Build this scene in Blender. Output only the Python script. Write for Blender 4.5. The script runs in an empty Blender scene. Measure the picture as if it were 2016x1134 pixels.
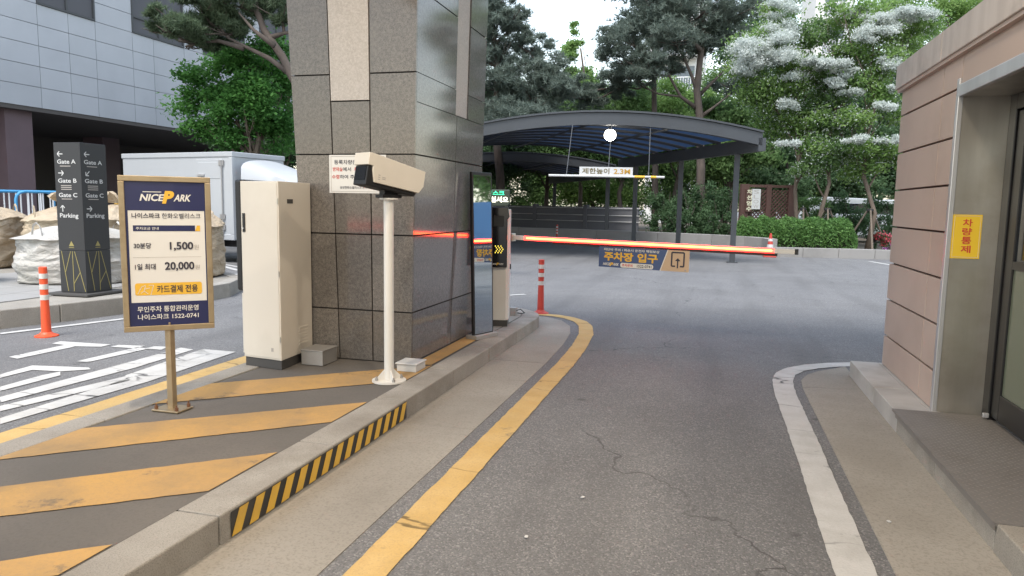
import bpy, bmesh, math, random
import numpy as np
from mathutils import Vector, Matrix
rnd = random.Random(7)
nrs = np.random.RandomState(11)
sc = bpy.context.scene
C = sc.collection
rad = math.radians

# ------------------------------------------------------------------ camera, sky, sun, exposure
FPX, CX, CY, CAMH = 1420.0, 1008.0, 567.0, 1.5
yaw, pitch, roll = rad(15.384), rad(6.575), rad(0.967)
FW = Vector((-math.sin(yaw)*math.cos(pitch), math.cos(yaw)*math.cos(pitch), -math.sin(pitch)))
_r0 = Vector((math.cos(yaw), math.sin(yaw), 0)); _d0 = FW.cross(_r0)
RT = (_r0*math.cos(roll) - _d0*math.sin(roll)).normalized(); DN = FW.cross(RT)
CAMP = Vector((0, 0, CAMH))
cd = bpy.data.cameras.new('camera'); cam = bpy.data.objects.new('camera', cd); C.objects.link(cam)
cam.matrix_world = Matrix(((RT.x, -DN.x, -FW.x, 0), (RT.y, -DN.y, -FW.y, 0), (RT.z, -DN.z, -FW.z, CAMH), (0, 0, 0, 1)))
cd.sensor_width = 36; cd.lens = FPX/2016*36; cd.clip_start = .05; cd.clip_end = 2000
sc.camera = cam
w = bpy.data.worlds.new('World'); sc.world = w; w.use_nodes = True
nt = w.node_tree
bg = nt.nodes['Background']
sky = nt.nodes.new('ShaderNodeTexSky'); sky.sky_type = 'NISHITA'; sky.sun_disc = False
SUN_EL, SUN_ROT = rad(62), rad(195)
sky.sun_elevation = SUN_EL; sky.sun_rotation = SUN_ROT; sky.air_density = 1.6; sky.dust_density = 1.5; sky.ozone_density = 1.0
hs = nt.nodes.new('ShaderNodeHueSaturation'); hs.inputs['Saturation'].default_value = .62
nt.links.new(sky.outputs[0], hs.inputs['Color']); nt.links.new(hs.outputs[0], bg.inputs[0])
bg.inputs[1].default_value = .15
sl = bpy.data.lights.new('sun', 'SUN'); sl.energy = 1.25; sl.angle = rad(25); sl.color = (1, .96, .9)
so = bpy.data.objects.new('sun', sl); C.objects.link(so)
_sd = Vector((math.sin(SUN_ROT)*math.cos(SUN_EL), math.cos(SUN_ROT)*math.cos(SUN_EL), math.sin(SUN_EL)))
so.rotation_euler = (-_sd).to_track_quat('-Z', 'Y').to_euler(); so.location = (0, 0, 30)
sc.view_settings.view_transform = 'Standard'; sc.view_settings.look = 'None'
sc.view_settings.exposure = 1.45; sc.view_settings.gamma = 1.0

def ray(u, v): return FW + RT*((u-CX)/FPX) + DN*((v-CY)/FPX)
def px(u, v, z=None, x=None, y=None, depth=None):
    d = ray(u, v)
    t = (z-CAMH)/d.z if z is not None else x/d.x if x is not None else y/d.y if y is not None else depth
    return CAMP + d*t
def pp(u, v, P, n):
    d = ray(u, v); return CAMP + d*((P-CAMP).dot(n)/d.dot(n))

# ------------------------------------------------------------------ materials
M = {}
def new(name):
    m = bpy.data.materials.new(name); m.use_nodes = True; M[name] = m
    return m, m.node_tree, m.node_tree.nodes['Principled BSDF']
def lin(h):
    h = h.lstrip('#'); o = []
    for i in (0, 2, 4):
        c = int(h[i:i+2], 16)/255; o.append(c/12.92 if c <= .04045 else ((c+.055)/1.055)**2.4)
    return tuple(o)+(1,)
def c4(c): return lin(c) if isinstance(c, str) else (tuple(c)+(1,) if len(c) == 3 else c)
def mat(name, col, rough=.6, metal=0, col2=None, scale=6, detail=6, bump=0, bscale=60, rand=0, spec=.5, speck=None, sscale=200, samt=.5,
        stain=None, stscale=.8, stamt=.5, coat=0, stretch=None):
    m, t, b = new(name); L = t.links.new; N = t.nodes.new
    tc = N('ShaderNodeTexCoord'); v = tc.outputs['Object']
    if stretch:
        mp = N('ShaderNodeMapping'); mp.inputs['Scale'].default_value = stretch; L(v, mp.inputs[0]); sv = mp.outputs[0]
    else: sv = v
    col = c4(col); out = None
    if col2 is not None:
        n = N('ShaderNodeTexNoise'); n.inputs['Scale'].default_value = scale; n.inputs['Detail'].default_value = detail; L(sv, n.inputs['Vector'])
        cr = N('ShaderNodeValToRGB'); cr.color_ramp.elements[0].position = .35; cr.color_ramp.elements[1].position = .68
        cr.color_ramp.elements[0].color = col; cr.color_ramp.elements[1].color = c4(col2)
        L(n.outputs[0], cr.inputs[0]); out = cr.outputs[0]
    def src(x, sock):
        if x is None: sock.default_value = col
        else: L(x, sock)
    if speck is not None:
        n = N('ShaderNodeTexNoise'); n.inputs['Scale'].default_value = sscale; n.inputs['Detail'].default_value = 3; n.inputs['Roughness'].default_value = .7; L(v, n.inputs['Vector'])
        r = N('ShaderNodeMapRange'); r.inputs[1].default_value = .5; r.inputs[2].default_value = .62; r.inputs[4].default_value = samt; L(n.outputs[0], r.inputs[0])
        mx = N('ShaderNodeMix'); mx.data_type = 'RGBA'; L(r.outputs[0], mx.inputs[0]); src(out, mx.inputs[6]); mx.inputs[7].default_value = c4(speck); out = mx.outputs[2]
    if stain is not None:
        n = N('ShaderNodeTexNoise'); n.inputs['Scale'].default_value = stscale; n.inputs['Detail'].default_value = 8; n.inputs['Roughness'].default_value = .65; L(v, n.inputs['Vector'])
        r = N('ShaderNodeMapRange'); r.inputs[1].default_value = .48; r.inputs[2].default_value = .7; r.inputs[4].default_value = stamt; L(n.outputs[0], r.inputs[0])
        mx = N('ShaderNodeMix'); mx.data_type = 'RGBA'; L(r.outputs[0], mx.inputs[0]); src(out, mx.inputs[6]); mx.inputs[7].default_value = c4(stain); out = mx.outputs[2]
    if rand:
        oi = N('ShaderNodeObjectInfo'); r = N('ShaderNodeMapRange'); r.inputs[3].default_value = 1-rand; r.inputs[4].default_value = 1+rand; L(oi.outputs['Random'], r.inputs[0])
        h = N('ShaderNodeHueSaturation'); L(r.outputs[0], h.inputs['Value']); src(out, h.inputs['Color']); out = h.outputs[0]
    if out is None: b.inputs['Base Color'].default_value = col
    else: L(out, b.inputs['Base Color'])
    b.inputs['Roughness'].default_value = rough; b.inputs['Metallic'].default_value = metal
    b.inputs['Specular IOR Level'].default_value = spec; b.inputs['Coat Weight'].default_value = coat
    if bump:
        n = N('ShaderNodeTexNoise'); n.inputs['Scale'].default_value = bscale; n.inputs['Detail'].default_value = 4; L(v, n.inputs['Vector'])
        bp = N('ShaderNodeBump'); bp.inputs['Strength'].default_value = bump; bp.inputs['Distance'].default_value = .01
        L(n.outputs[0], bp.inputs['Height']); L(bp.outputs[0], b.inputs['Normal'])
    return m
def emit(name, col, strength):
    m, t, b = new(name); b.inputs['Base Color'].default_value = c4(col); b.inputs['Emission Color'].default_value = c4(col); b.inputs['Emission Strength'].default_value = strength; return m

def crack_mix(name, base, scale, width, dark, amount=1.0, stretch=(1, 1, 1), distort=.25):
    """adds a web of thin cracks (own dark colour) to a material"""
    m = M[name]; t = m.node_tree; b = t.nodes['Principled BSDF']; L = t.links.new; N = t.nodes.new
    tc = N('ShaderNodeTexCoord'); mp = N('ShaderNodeMapping'); mp.inputs['Scale'].default_value = stretch; L(tc.outputs['Object'], mp.inputs[0])
    nz = N('ShaderNodeTexNoise'); nz.inputs['Scale'].default_value = 3; nz.inputs['Detail'].default_value = 4; L(mp.outputs[0], nz.inputs['Vector'])
    mm = N('ShaderNodeMix'); mm.data_type = 'VECTOR'; mm.inputs[0].default_value = distort; L(mp.outputs[0], mm.inputs[4]); L(nz.outputs['Color'], mm.inputs[5])
    vo = N('ShaderNodeTexVoronoi'); vo.feature = 'DISTANCE_TO_EDGE'; vo.inputs['Scale'].default_value = scale; L(mm.outputs[1], vo.inputs['Vector'])
    r = N('ShaderNodeMapRange'); r.inputs[1].default_value = width*.3; r.inputs[2].default_value = width; r.inputs[3].default_value = amount; r.inputs[4].default_value = 0; L(vo.outputs[0], r.inputs[0])
    n2 = N('ShaderNodeTexNoise'); n2.inputs['Scale'].default_value = .9; L(tc.outputs['Object'], n2.inputs['Vector'])
    r2 = N('ShaderNodeMapRange'); r2.inputs[1].default_value = .42; r2.inputs[2].default_value = .58; L(n2.outputs[0], r2.inputs[0])
    mu = N('ShaderNodeMath'); mu.operation = 'MULTIPLY'; L(r.outputs[0], mu.inputs[0]); L(r2.outputs[0], mu.inputs[1])
    mx = N('ShaderNodeMix'); mx.data_type = 'RGBA'; L(mu.outputs[0], mx.inputs[0])
    old = b.inputs['Base Color'].links[0].from_socket if b.inputs['Base Color'].links else None
    if old: L(old, mx.inputs[6])
    else: mx.inputs[6].default_value = b.inputs['Base Color'].default_value
    mx.inputs[7].default_value = c4(dark); L(mx.outputs[2], b.inputs['Base Color'])

def asphalt():
    m, t, b = new('asphalt'); L = t.links.new; N = t.nodes.new; v = N('ShaderNodeTexCoord').outputs['Object']
    def nz(sc_, det=3, ro=.6):
        n = N('ShaderNodeTexNoise'); n.inputs['Scale'].default_value = sc_; n.inputs['Detail'].default_value = det; n.inputs['Roughness'].default_value = ro; L(v, n.inputs['Vector']); return n.outputs[0]
    def mr(x, a0, a1, o0=0, o1=1):
        r = N('ShaderNodeMapRange'); r.inputs[1].default_value = a0; r.inputs[2].default_value = a1; r.inputs[3].default_value = o0; r.inputs[4].default_value = o1; L(x, r.inputs[0]); return r.outputs[0]
    def mx(f, A, B):
        k = N('ShaderNodeMix'); k.data_type = 'RGBA'; L(f, k.inputs[0])
        for i, x in ((6, A), (7, B)):
            if isinstance(x, tuple): k.inputs[i].default_value = c4(x)
            else: L(x, k.inputs[i])
        return k.outputs[2]
    vo = N('ShaderNodeTexVoronoi'); vo.inputs['Scale'].default_value = 125; L(v, vo.inputs['Vector'])
    sp = N('ShaderNodeSeparateColor'); L(vo.outputs['Color'], sp.inputs[0])
    base = mx(mr(nz(1.1, 5), .35, .65), (.128, .128, .132), (.155, .155, .158))
    base = mx(mr(sp.outputs[0], .66, .97, 0, .6), base, (.32, .318, .315))
    base = mx(mr(sp.outputs[1], .6, .9, 0, .5), base, (.065, .065, .067))
    base = mx(mr(nz(.35, 6), .5, .7, 0, .45), base, (.095, .093, .093))
    mp = N('ShaderNodeMapping'); mp.inputs['Scale'].default_value = (1.5, .16, 1); L(v, mp.inputs[0]); tn = N('ShaderNodeTexNoise'); tn.inputs['Scale'].default_value = 1.3; tn.inputs['Detail'].default_value = 7; L(mp.outputs[0], tn.inputs['Vector'])
    base = mx(mr(tn.outputs[0], .5, .68, 0, .45), base, (.088, .087, .088))
    on = N('ShaderNodeTexVoronoi'); on.inputs['Scale'].default_value = 1.7; L(v, on.inputs['Vector']); base = mx(mr(on.outputs['Distance'], .03, .075, .55, 0), base, (.05, .05, .05))
    L(base, b.inputs['Base Color']); b.inputs['Roughness'].default_value = .8; b.inputs['Specular IOR Level'].default_value = .45
    bp = N('ShaderNodeBump'); bp.inputs['Strength'].default_value = .6; bp.inputs['Distance'].default_value = .006; L(vo.outputs['Distance'], bp.inputs['Height']); bp.invert = True; L(bp.outputs[0], b.inputs['Normal'])
asphalt()
crack_mix('asphalt', None, .33, .0026, (.045, .045, .045), .75, distort=.35)
mat('concrete', (.25, .232, .202), .9, col2=(.33, .31, .275), scale=1.6, detail=10, speck=(.17, .155, .135), sscale=70, samt=.5, stain=(.15, .135, .115), stscale=.8, stamt=.75, bump=.25, bscale=70)
crack_mix('concrete', None, .35, .003, (.09, .08, .07), .45)
mat('kerb', (.27, .25, .22), .85, col2=(.34, .32, .285), scale=3, speck=(.12, .11, .1), sscale=160, samt=.5, stain=(.16, .14, .115), stscale=1.6, stamt=.6, rand=.08, bump=.3, bscale=120)
mat('kerb_pale', (.37, .36, .345), .75, col2=(.45, .44, .42), scale=3, speck=(.3, .29, .28), sscale=180, samt=.3, stain=(.24, .22, .19), stscale=1.6, stamt=.55, rand=.05)  # paler and greyer than kerb; plinth slab and the stones past the step
mat('paint_white', (.5, .5, .49), .75, speck=(.38, .37, .36), sscale=90, samt=.4, col2=(.43, .425, .41), scale=5, stain=(.3, .29, .27), stscale=2.6, stamt=.5, bump=.3, bscale=90)
crack_mix('paint_white', None, 1.0, .014, (.07, .07, .07), .95, stretch=(.7, 2.6, 1), distort=.3)
mat('paint_yellow', (.48, .315, .105), .78, speck=(.34, .24, .12), sscale=90, samt=.4, col2=(.52, .36, .15), scale=4, stain=(.36, .25, .1), stscale=2.4, stamt=.5, bump=.3, bscale=90)
crack_mix('paint_yellow', None, 1.0, .012, (.12, .08, .03), .9, stretch=(.7, 2.2, 1), distort=.3)
mat('hatch_yellow', (.455, .27, .085), .85, col2=(.4, .245, .095), scale=2.5, detail=10, speck=(.3, .2, .1), sscale=60, samt=.35, stain=(.2, .15, .09), stscale=1.3, stamt=.75, bump=.15, bscale=60)
mat('hatch_dark', (.1, .092, .082), .85, col2=(.145, .13, .115), scale=2.0, detail=10, speck=(.09, .08, .07), sscale=60, samt=.4, stain=(.065, .061, .058), stscale=1.0, stamt=.8, bump=.15, bscale=60)
def wear(name, dark, lo, hi, sc_):
    m = M[name]; t = m.node_tree; b = t.nodes['Principled BSDF']; N = t.nodes.new; L = t.links.new; v = N('ShaderNodeTexCoord').outputs['Object']
    n = N('ShaderNodeTexNoise'); n.inputs['Scale'].default_value = sc_; n.inputs['Detail'].default_value = 12; n.inputs['Roughness'].default_value = .72; L(v, n.inputs['Vector'])
    r = N('ShaderNodeMapRange'); r.inputs[1].default_value = lo; r.inputs[2].default_value = hi; r.inputs[4].default_value = .85; L(n.outputs[0], r.inputs[0])
    k = N('ShaderNodeMix'); k.data_type = 'RGBA'; L(r.outputs[0], k.inputs[0]); L(b.inputs['Base Color'].links[0].from_socket, k.inputs[6]); k.inputs[7].default_value = c4(dark); L(k.outputs[2], b.inputs['Base Color'])
wear('hatch_yellow', (.1, .088, .075), .6, .66, 1.6); wear('paint_white', (.13, .13, .132), .6, .68, 3.2); wear('paint_yellow', (.14, .12, .09), .61, .69, 3.0)
mat('tape_yellow', (.66, .40, .05), .5, stain=(.3, .2, .06), stscale=5, stamt=.4)
mat('tape_black', (.02, .02, .02), .5, stain=(.08, .07, .06), stscale=5, stamt=.4)
mat('granite', (.122, .112, .104), .09, col2=(.18, .165, .15), scale=40, speck=(.05, .045, .042), sscale=140, samt=.7, rand=.16, spec=.4, stain=(.17, .155, .14), stscale=1.7, stamt=.25)
mat('granite_polished_sky', (.15, .15, .158), .08, col2=(.2, .2, .21), scale=40, speck=(.06, .06, .064), sscale=140, samt=.65, rand=.13, spec=.55)  # lane-side face: reflected sky put into a lighter, cooler base colour
mat('granite_light', (.4, .37, .34), .55, col2=(.5, .47, .44), scale=60, speck=(.2, .18, .17), sscale=170, samt=.45, rand=.05)
mat('joint', (.022, .019, .017), .95)
mat('cream', (.62, .575, .5), .42, rand=.0, stain=(.5, .455, .385), stscale=1.5, stamt=.45, bump=.02, bscale=400)
mat('cream_white', (.64, .625, .59), .42, stain=(.5, .475, .43), stscale=2.0, stamt=.3)
mat('black_plastic', (.014, .014, .015), .4, spec=.4)
mat('black_rubber', (.02, .02, .021), .8)
mat('dark_grey', (.055, .052, .05), .6)
mat('steel', (.6, .57, .52), .3, .85, col2=(.42, .40, .36), scale=5, stretch=(1, 1, .06), bump=.03, bscale=30, stain=(.32, .27, .2), stscale=2.0, stamt=.45)
mat('steel_bright', (.62, .63, .65), .34, .7, col2=(.5, .5, .52), scale=6, stretch=(1, 1, .05))
mat('sign_frame', (.42, .33, .21), .42, .75, stain=(.25, .18, .1), stscale=8, stamt=.5)
mat('galv', (.36, .35, .34), .55, .5, stain=(.3, .28, .25), stscale=6, stamt=.5)
mat('navy', (.012, .016, .075), .45, coat=.2)
mat('print_white', (.66, .65, .62), .5)
mat('print_yellow', (.72, .42, .04), .5)
mat('print_ink', (.03, .028, .045), .6)
mat('print_grey', (.36, .33, .3), .6)
mat('print_red', (.55, .05, .03), .6)
mat('white', (.52, .52, .51), .5, stain=(.42, .41, .39), stscale=2, stamt=.3)
mat('panel_brown', (.46, .36, .305), .45, col2=(.42, .33, .28), scale=1.2, rand=.06, stain=(.33, .245, .2), stscale=1.1, stamt=.5)
mat('panel_joint', (.05, .022, .015), .8)
mat('cornice', (.55, .5, .46), .5, .1, col2=(.45, .4, .365), scale=9, stretch=(1, 1, .08), stain=(.24, .2, .17), stscale=2.5, stamt=.5)
mat('door_black', (.008, .008, .009), .35)
mat('checker', (.2, .188, .178), .6, .3, stain=(.13, .11, .095), stscale=1.6, stamt=.6, bump=.1, bscale=80)
mat('checker_lug', (.25, .225, .205), .55, .35)
mat('rust', (.15, .07, .035), .8)
mat('facade', (.46, .47, .5), .42, .1, col2=(.42, .43, .46), scale=.7, rand=.035, stain=(.36, .37, .39), stscale=.5, stamt=.3)
mat('facade_joint', (.1, .1, .11), .8)
mat('soffit', (.09, .08, .075), .8)
mat('column_purple', (.14, .095, .105), .6, stain=(.1, .07, .075), stscale=1, stamt=.4)
mat('frame_dark', (.06, .062, .066), .5)
mat('post_left', (.02, .02, .022), .5)
mat('post_line', (.26, .22, .075), .5)
mat('truck_white', (.41, .425, .44), .35, stain=(.36, .37, .385), stscale=1.2, stamt=.35, coat=.2)
mat('chassis', (.03, .03, .032), .8)
mat('tyre', (.018, .018, .018), .85)
mat('orange', (.72, .085, .025), .45, stain=(.45, .07, .03), stscale=8, stamt=.35)
mat('red_dark', (.45, .045, .03), .5, stain=(.3, .04, .03), stscale=8, stamt=.35)
mat('band_silver', (.62, .61, .58), .35, .2, stain=(.4, .38, .35), stscale=12, stamt=.5)
mat('canopy', (.05, .055, .062), .5, .2, stain=(.035, .037, .04), stscale=.7, stamt=.5)
mat('wall_dark', (.13, .13, .14), .8, stain=(.08, .08, .085), stscale=.7, stamt=.5)
mat('wall_grey', (.26, .25, .24), .85, stain=(.16, .155, .145), stscale=.8, stamt=.6)
mat('bark', (.11, .082, .062), .9, col2=(.17, .13, .1), scale=7, stretch=(1, 1, .25), bump=.6, bscale=14)
mat('bark_dark', (.07, .055, .046), .9, col2=(.11, .085, .07), scale=6, stretch=(1, 1, .3), bump=.6, bscale=14)
mat('stake', (.14, .11, .085), .85)
mat('wood_brown', (.075, .036, .028), .7, stain=(.05, .026, .02), stscale=3, stamt=.4)
mat('lattice_back', (.3, .26, .25), .9)
mat('soil', (.075, .06, .045), .95, col2=(.11, .09, .065), scale=3, bump=.5, bscale=20)
mat('paver', (.28, .277, .27), .85, speck=(.22, .21, .2), sscale=80, samt=.4, rand=.05, stain=(.26, .25, .23), stscale=1, stamt=.5)
mat('apartment', (.72, .71, .69), .8, rand=.02)
mat('rail_white', (.7, .7, .7), .5)
mat('cardboard', (.3, .2, .12), .85, rand=.25)
mat('blue_paint', (.06, .28, .52), .45)
mat('blue_bag', (.3, .5, .64), .6, col2=(.4, .58, .7), scale=3)
mat('banner_blue', (.08, .2, .4), .45)
mat('van_body', (.5, .52, .53), .35, coat=.4)
mat('roof_white', (.62, .6, .56), .8)
mat('flower_red', (.6, .05, .04), .6, rand=.1)
mat('steel_green', (.03, .1, .08), .6)
emit('led_core', (1, .3, .06), 3.5); emit('led_red', (1, .018, .012), 6.0); emit('led_green', (.05, .9, .4), .5); emit('led_white', (1, .95, .75), .8); emit('led_yellow', (1, .8, .1), .55)
emit('globe', (1, .95, .85), 9.0); emit('lamp_warm', (1, .8, .5), 12.0)

def bagmat(name, a, b_):
    m = mat(name, a, .7, col2=b_, scale=2.2, stain=(.24, .19, .14), stscale=1.3, stamt=.65)
    t = m.node_tree; N = t.nodes.new; L = t.links.new; b = t.nodes['Principled BSDF']
    tc = N('ShaderNodeTexCoord'); mp = N('ShaderNodeMapping'); mp.inputs['Scale'].default_value = (1, 1, 2.2); L(tc.outputs['Object'], mp.inputs[0])
    n = N('ShaderNodeTexNoise'); n.inputs['Scale'].default_value = 4.5; n.inputs['Detail'].default_value = 7; n.inputs['Distortion'].default_value = 1.2; L(mp.outputs[0], n.inputs['Vector'])
    bp = N('ShaderNodeBump'); bp.inputs['Strength'].default_value = .9; bp.inputs['Distance'].default_value = .06; L(n.outputs[0], bp.inputs['Height']); L(bp.outputs[0], b.inputs['Normal'])
bagmat('bag_white', (.36, .345, .31), (.46, .445, .42)); bagmat('bag_beige', (.34, .265, .18), (.43, .355, .255))

def glass(name, col, rough=.05, tr=.0, metal=0, spec=.6):
    m, t, b = new(name); b.inputs['Base Color'].default_value = c4(col); b.inputs['Roughness'].default_value = rough
    b.inputs['Transmission Weight'].default_value = tr; b.inputs['Specular IOR Level'].default_value = spec; b.inputs['Metallic'].default_value = metal
    return m
glass('window_dark', (.012, .016, .022)); glass('window_blue', (.05, .26, .42), .3, spec=.3); glass('mirror', (.72, .76, .78), .03, metal=1)
glass('door_glass', (.13, .15, .11), .12); glass('display', (.012, .013, .016), .12)
def checker_glass(): pass

def leafmat(name, dark, light, trans=.35, rough=.55):
    m = bpy.data.materials.new(name); m.use_nodes = True; M[name] = m
    t = m.node_tree; N = t.nodes.new; L = t.links.new; b = t.nodes['Principled BSDF']; out = t.nodes['Material Output']
    at = N('ShaderNodeAttribute'); at.attribute_name = 'shade'
    cr = N('ShaderNodeValToRGB'); cr.color_ramp.elements[0].color = c4(dark); cr.color_ramp.elements[1].color = c4(light); L(at.outputs['Fac'], cr.inputs[0])
    L(cr.outputs[0], b.inputs['Base Color']); b.inputs['Roughness'].default_value = rough; b.inputs['Specular IOR Level'].default_value = .3
    tr = N('ShaderNodeBsdfTranslucent'); L(cr.outputs[0], tr.inputs[0])
    mx = N('ShaderNodeMixShader'); mx.inputs[0].default_value = trans; L(b.outputs[0], mx.inputs[1]); L(tr.outputs[0], mx.inputs[2]); L(mx.outputs[0], out.inputs[0])
leafmat('polycarb', (.12, .17, .25), (.12, .17, .25), .75, .3)
leafmat('leaf_green', (.085, .16, .055), (.21, .33, .12), .6); leafmat('leaf_dark', (.05, .1, .046), (.13, .215, .1), .55); leafmat('leaf_bright', (.13, .24, .065), (.29, .42, .14), .6)
leafmat('leaf_maple', (.055, .16, .04), (.15, .35, .085), .6); leafmat('needle', (.1, .135, .11), (.2, .24, .2), .4); leafmat('needle_green', (.07, .11, .062), (.15, .2, .115), .4)
leafmat('blossom', (.5, .55, .51), (.68, .71, .68), .45); leafmat('hedge_leaf', (.07, .16, .045), (.16, .3, .085), .4); leafmat('petal', (.5, .03, .03), (.62, .12, .2), .3); leafmat('petal_mauve', (.35, .1, .35), (.5, .2, .5), .3)

# ------------------------------------------------------------------ mesh helpers
class MB:
    def __init__(s): s.v = []; s.f = []; s.m = []
    def add(s, vs, fs, m=0):
        o = len(s.v); s.v += [tuple(v) for v in vs]; s.f += [tuple(i+o for i in f) for f in fs]; s.m += [m]*len(fs); return s
    def hexa(s, p, m=0): return s.add(p, [(3, 2, 1, 0), (4, 5, 6, 7), (0, 1, 5, 4), (1, 2, 6, 5), (2, 3, 7, 6), (3, 0, 4, 7)], m)
    def box(s, lo, hi, m=0):
        (a, b, c), (d, e, f) = lo, hi
        return s.hexa([(a, b, c), (d, b, c), (d, e, c), (a, e, c), (a, b, f), (d, b, f), (d, e, f), (a, e, f)], m)
    def obox(s, c, ax, ay, az, m=0):
        c, ax, ay, az = map(Vector, (c, ax, ay, az))
        return s.hexa([c-ax-ay-az, c+ax-ay-az, c+ax+ay-az, c-ax+ay-az, c-ax-ay+az, c+ax-ay+az, c+ax+ay+az, c-ax+ay+az], m)
    def prism(s, poly, z0, z1, m=0):
        n = len(poly)
        return s.add([(x, y, z0) for x, y in poly]+[(x, y, z1) for x, y in poly],
                     [tuple(range(n))[::-1], tuple(range(n, 2*n))]+[(i, (i+1) % n, n+(i+1) % n, n+i) for i in range(n)], m)
    def extr(s, pts, off, m=0):
        n = len(pts); pts = [Vector(p) for p in pts]; off = Vector(off)
        return s.add(pts+[p+off for p in pts], [tuple(range(n))[::-1], tuple(range(n, 2*n))]+[(i, (i+1) % n, n+(i+1) % n, n+i) for i in range(n)], m)
    def sheet(s, pts, m=0): return s.add(pts, [tuple(range(len(pts)))], m)
    def tube(s, path, rr, n=8, m=0, cap=True):
        path = [Vector(p) for p in path]
        if not hasattr(rr, '__len__'): rr = [rr]*len(path)
        vs = []; fs = []; prev = None
        for i, p in enumerate(path):
            d = (path[min(i+1, len(path)-1)]-path[max(i-1, 0)]).normalized()
            if prev is None: a = d.orthogonal().normalized()
            else:
                a = prev-d*prev.dot(d); a = a.normalized() if a.length > 1e-6 else d.orthogonal().normalized()
            prev = a; b = d.cross(a)
            for k in range(n):
                t = 2*math.pi*k/n; vs.append(p+(a*math.cos(t)+b*math.sin(t))*rr[i])
        for i in range(len(path)-1):
            for k in range(n): fs.append((i*n+k, i*n+(k+1) % n, (i+1)*n+(k+1) % n, (i+1)*n+k))
        if cap: fs += [tuple(range(n))[::-1], tuple(range(len(vs)-n, len(vs)))]
        return s.add(vs, fs, m)
    def lathe(s, prof, c=(0, 0, 0), n=16, m=0):
        vs = []; fs = []
        for r, z in prof:
            for k in range(n): t = 2*math.pi*k/n; vs.append((c[0]+r*math.cos(t), c[1]+r*math.sin(t), c[2]+z))
        for i in range(len(prof)-1):
            for k in range(n): fs.append((i*n+k, i*n+(k+1) % n, (i+1)*n+(k+1) % n, (i+1)*n+k))
        fs += [tuple(range(n))[::-1], tuple(range(len(vs)-n, len(vs)))]
        return s.add(vs, fs, m)
LOC = {}
def obj(name, mb, mats, parent=None, smooth=False, bevel=0, kind=None, label=None):
    me = bpy.data.meshes.new(name)
    o = bpy.data.objects.new(name, me); C.objects.link(o)
    off = LOC.get(parent.name, Vector()) if parent else Vector()
    LOC[o.name] = off
    me.from_pydata([(x-off.x, y-off.y, z-off.z) for x, y, z in mb.v], [], mb.f)
    mats = mats if isinstance(mats, (list, tuple)) else [mats]
    for m in mats: me.materials.append(M[m])
    if len(mats) > 1: me.polygons.foreach_set('material_index', mb.m)
    bm = bmesh.new(); bm.from_mesh(me); bmesh.ops.recalc_face_normals(bm, faces=bm.faces); bm.to_mesh(me); bm.free()
    if smooth: me.polygons.foreach_set('use_smooth', [True]*len(me.polygons))
    if parent: o.parent = parent
    if bevel:
        b = o.modifiers.new('bevel', 'BEVEL'); b.width = bevel; b.segments = 2; b.limit_method = 'ANGLE'; b.angle_limit = rad(40)
    if kind: o['kind'] = kind
    if label: o['label'] = label
    return o
def smooth_by_angle(o, a=40):
    me = o.data; me.polygons.foreach_set('use_smooth', [True]*len(me.polygons)); me.set_sharp_from_angle(angle=rad(a))
def thing(name, label, cat, loc, group=None):
    o = bpy.data.objects.new(name, None); C.objects.link(o); o.location = loc; o.empty_display_size = .2
    LOC[o.name] = Vector(loc); o['label'] = label; o['category'] = cat
    if group: o['group'] = group
    return o
def tag(o, label, cat, group=None):
    o['label'] = label; o['category'] = cat
    if group: o['group'] = group
    return o
def copy_tree(o, loc, label=None, parent=None):
    c = o.copy(); C.objects.link(c)
    if parent is None: c.location = loc
    else: c.parent = parent
    if label: c['label'] = label
    for ch in list(o.children): copy_tree(ch, None, None, c)
    return c
def fill(xy):
    """triangulate-safe big polygon: returned as one ngon"""
    return [tuple(p) for p in xy]
_txt = {}
def glyphs(s, bold=0.0):
    k = (s, bold)
    if k not in _txt:
        cu = bpy.data.curves.new('t', 'FONT'); cu.body = s; cu.offset = bold; cu.resolution_u = 3
        ob = bpy.data.objects.new('t', cu); C.objects.link(ob); bpy.context.view_layer.update()
        me = bpy.data.meshes.new_from_object(ob.evaluated_get(bpy.context.evaluated_depsgraph_get()))
        vs = np.array([v.co[:2] for v in me.vertices]); fs = [tuple(p.vertices) for p in me.polygons]
        bpy.data.objects.remove(ob); bpy.data.curves.remove(cu); bpy.data.meshes.remove(me)
        lo = vs.min(0); hi = vs.max(0); _txt[k] = ((vs-lo)/(hi-lo), fs, (hi-lo)[0]/(hi-lo)[1])
    return _txt[k]
def put(F, parent, mt, t, rect, bold=.012, slant=0, d=.003, name='lettering'):
    mb = MB(); F.text(mb, t, *rect, d, bold, 0, slant); return obj(name, mb, mt, parent)
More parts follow.
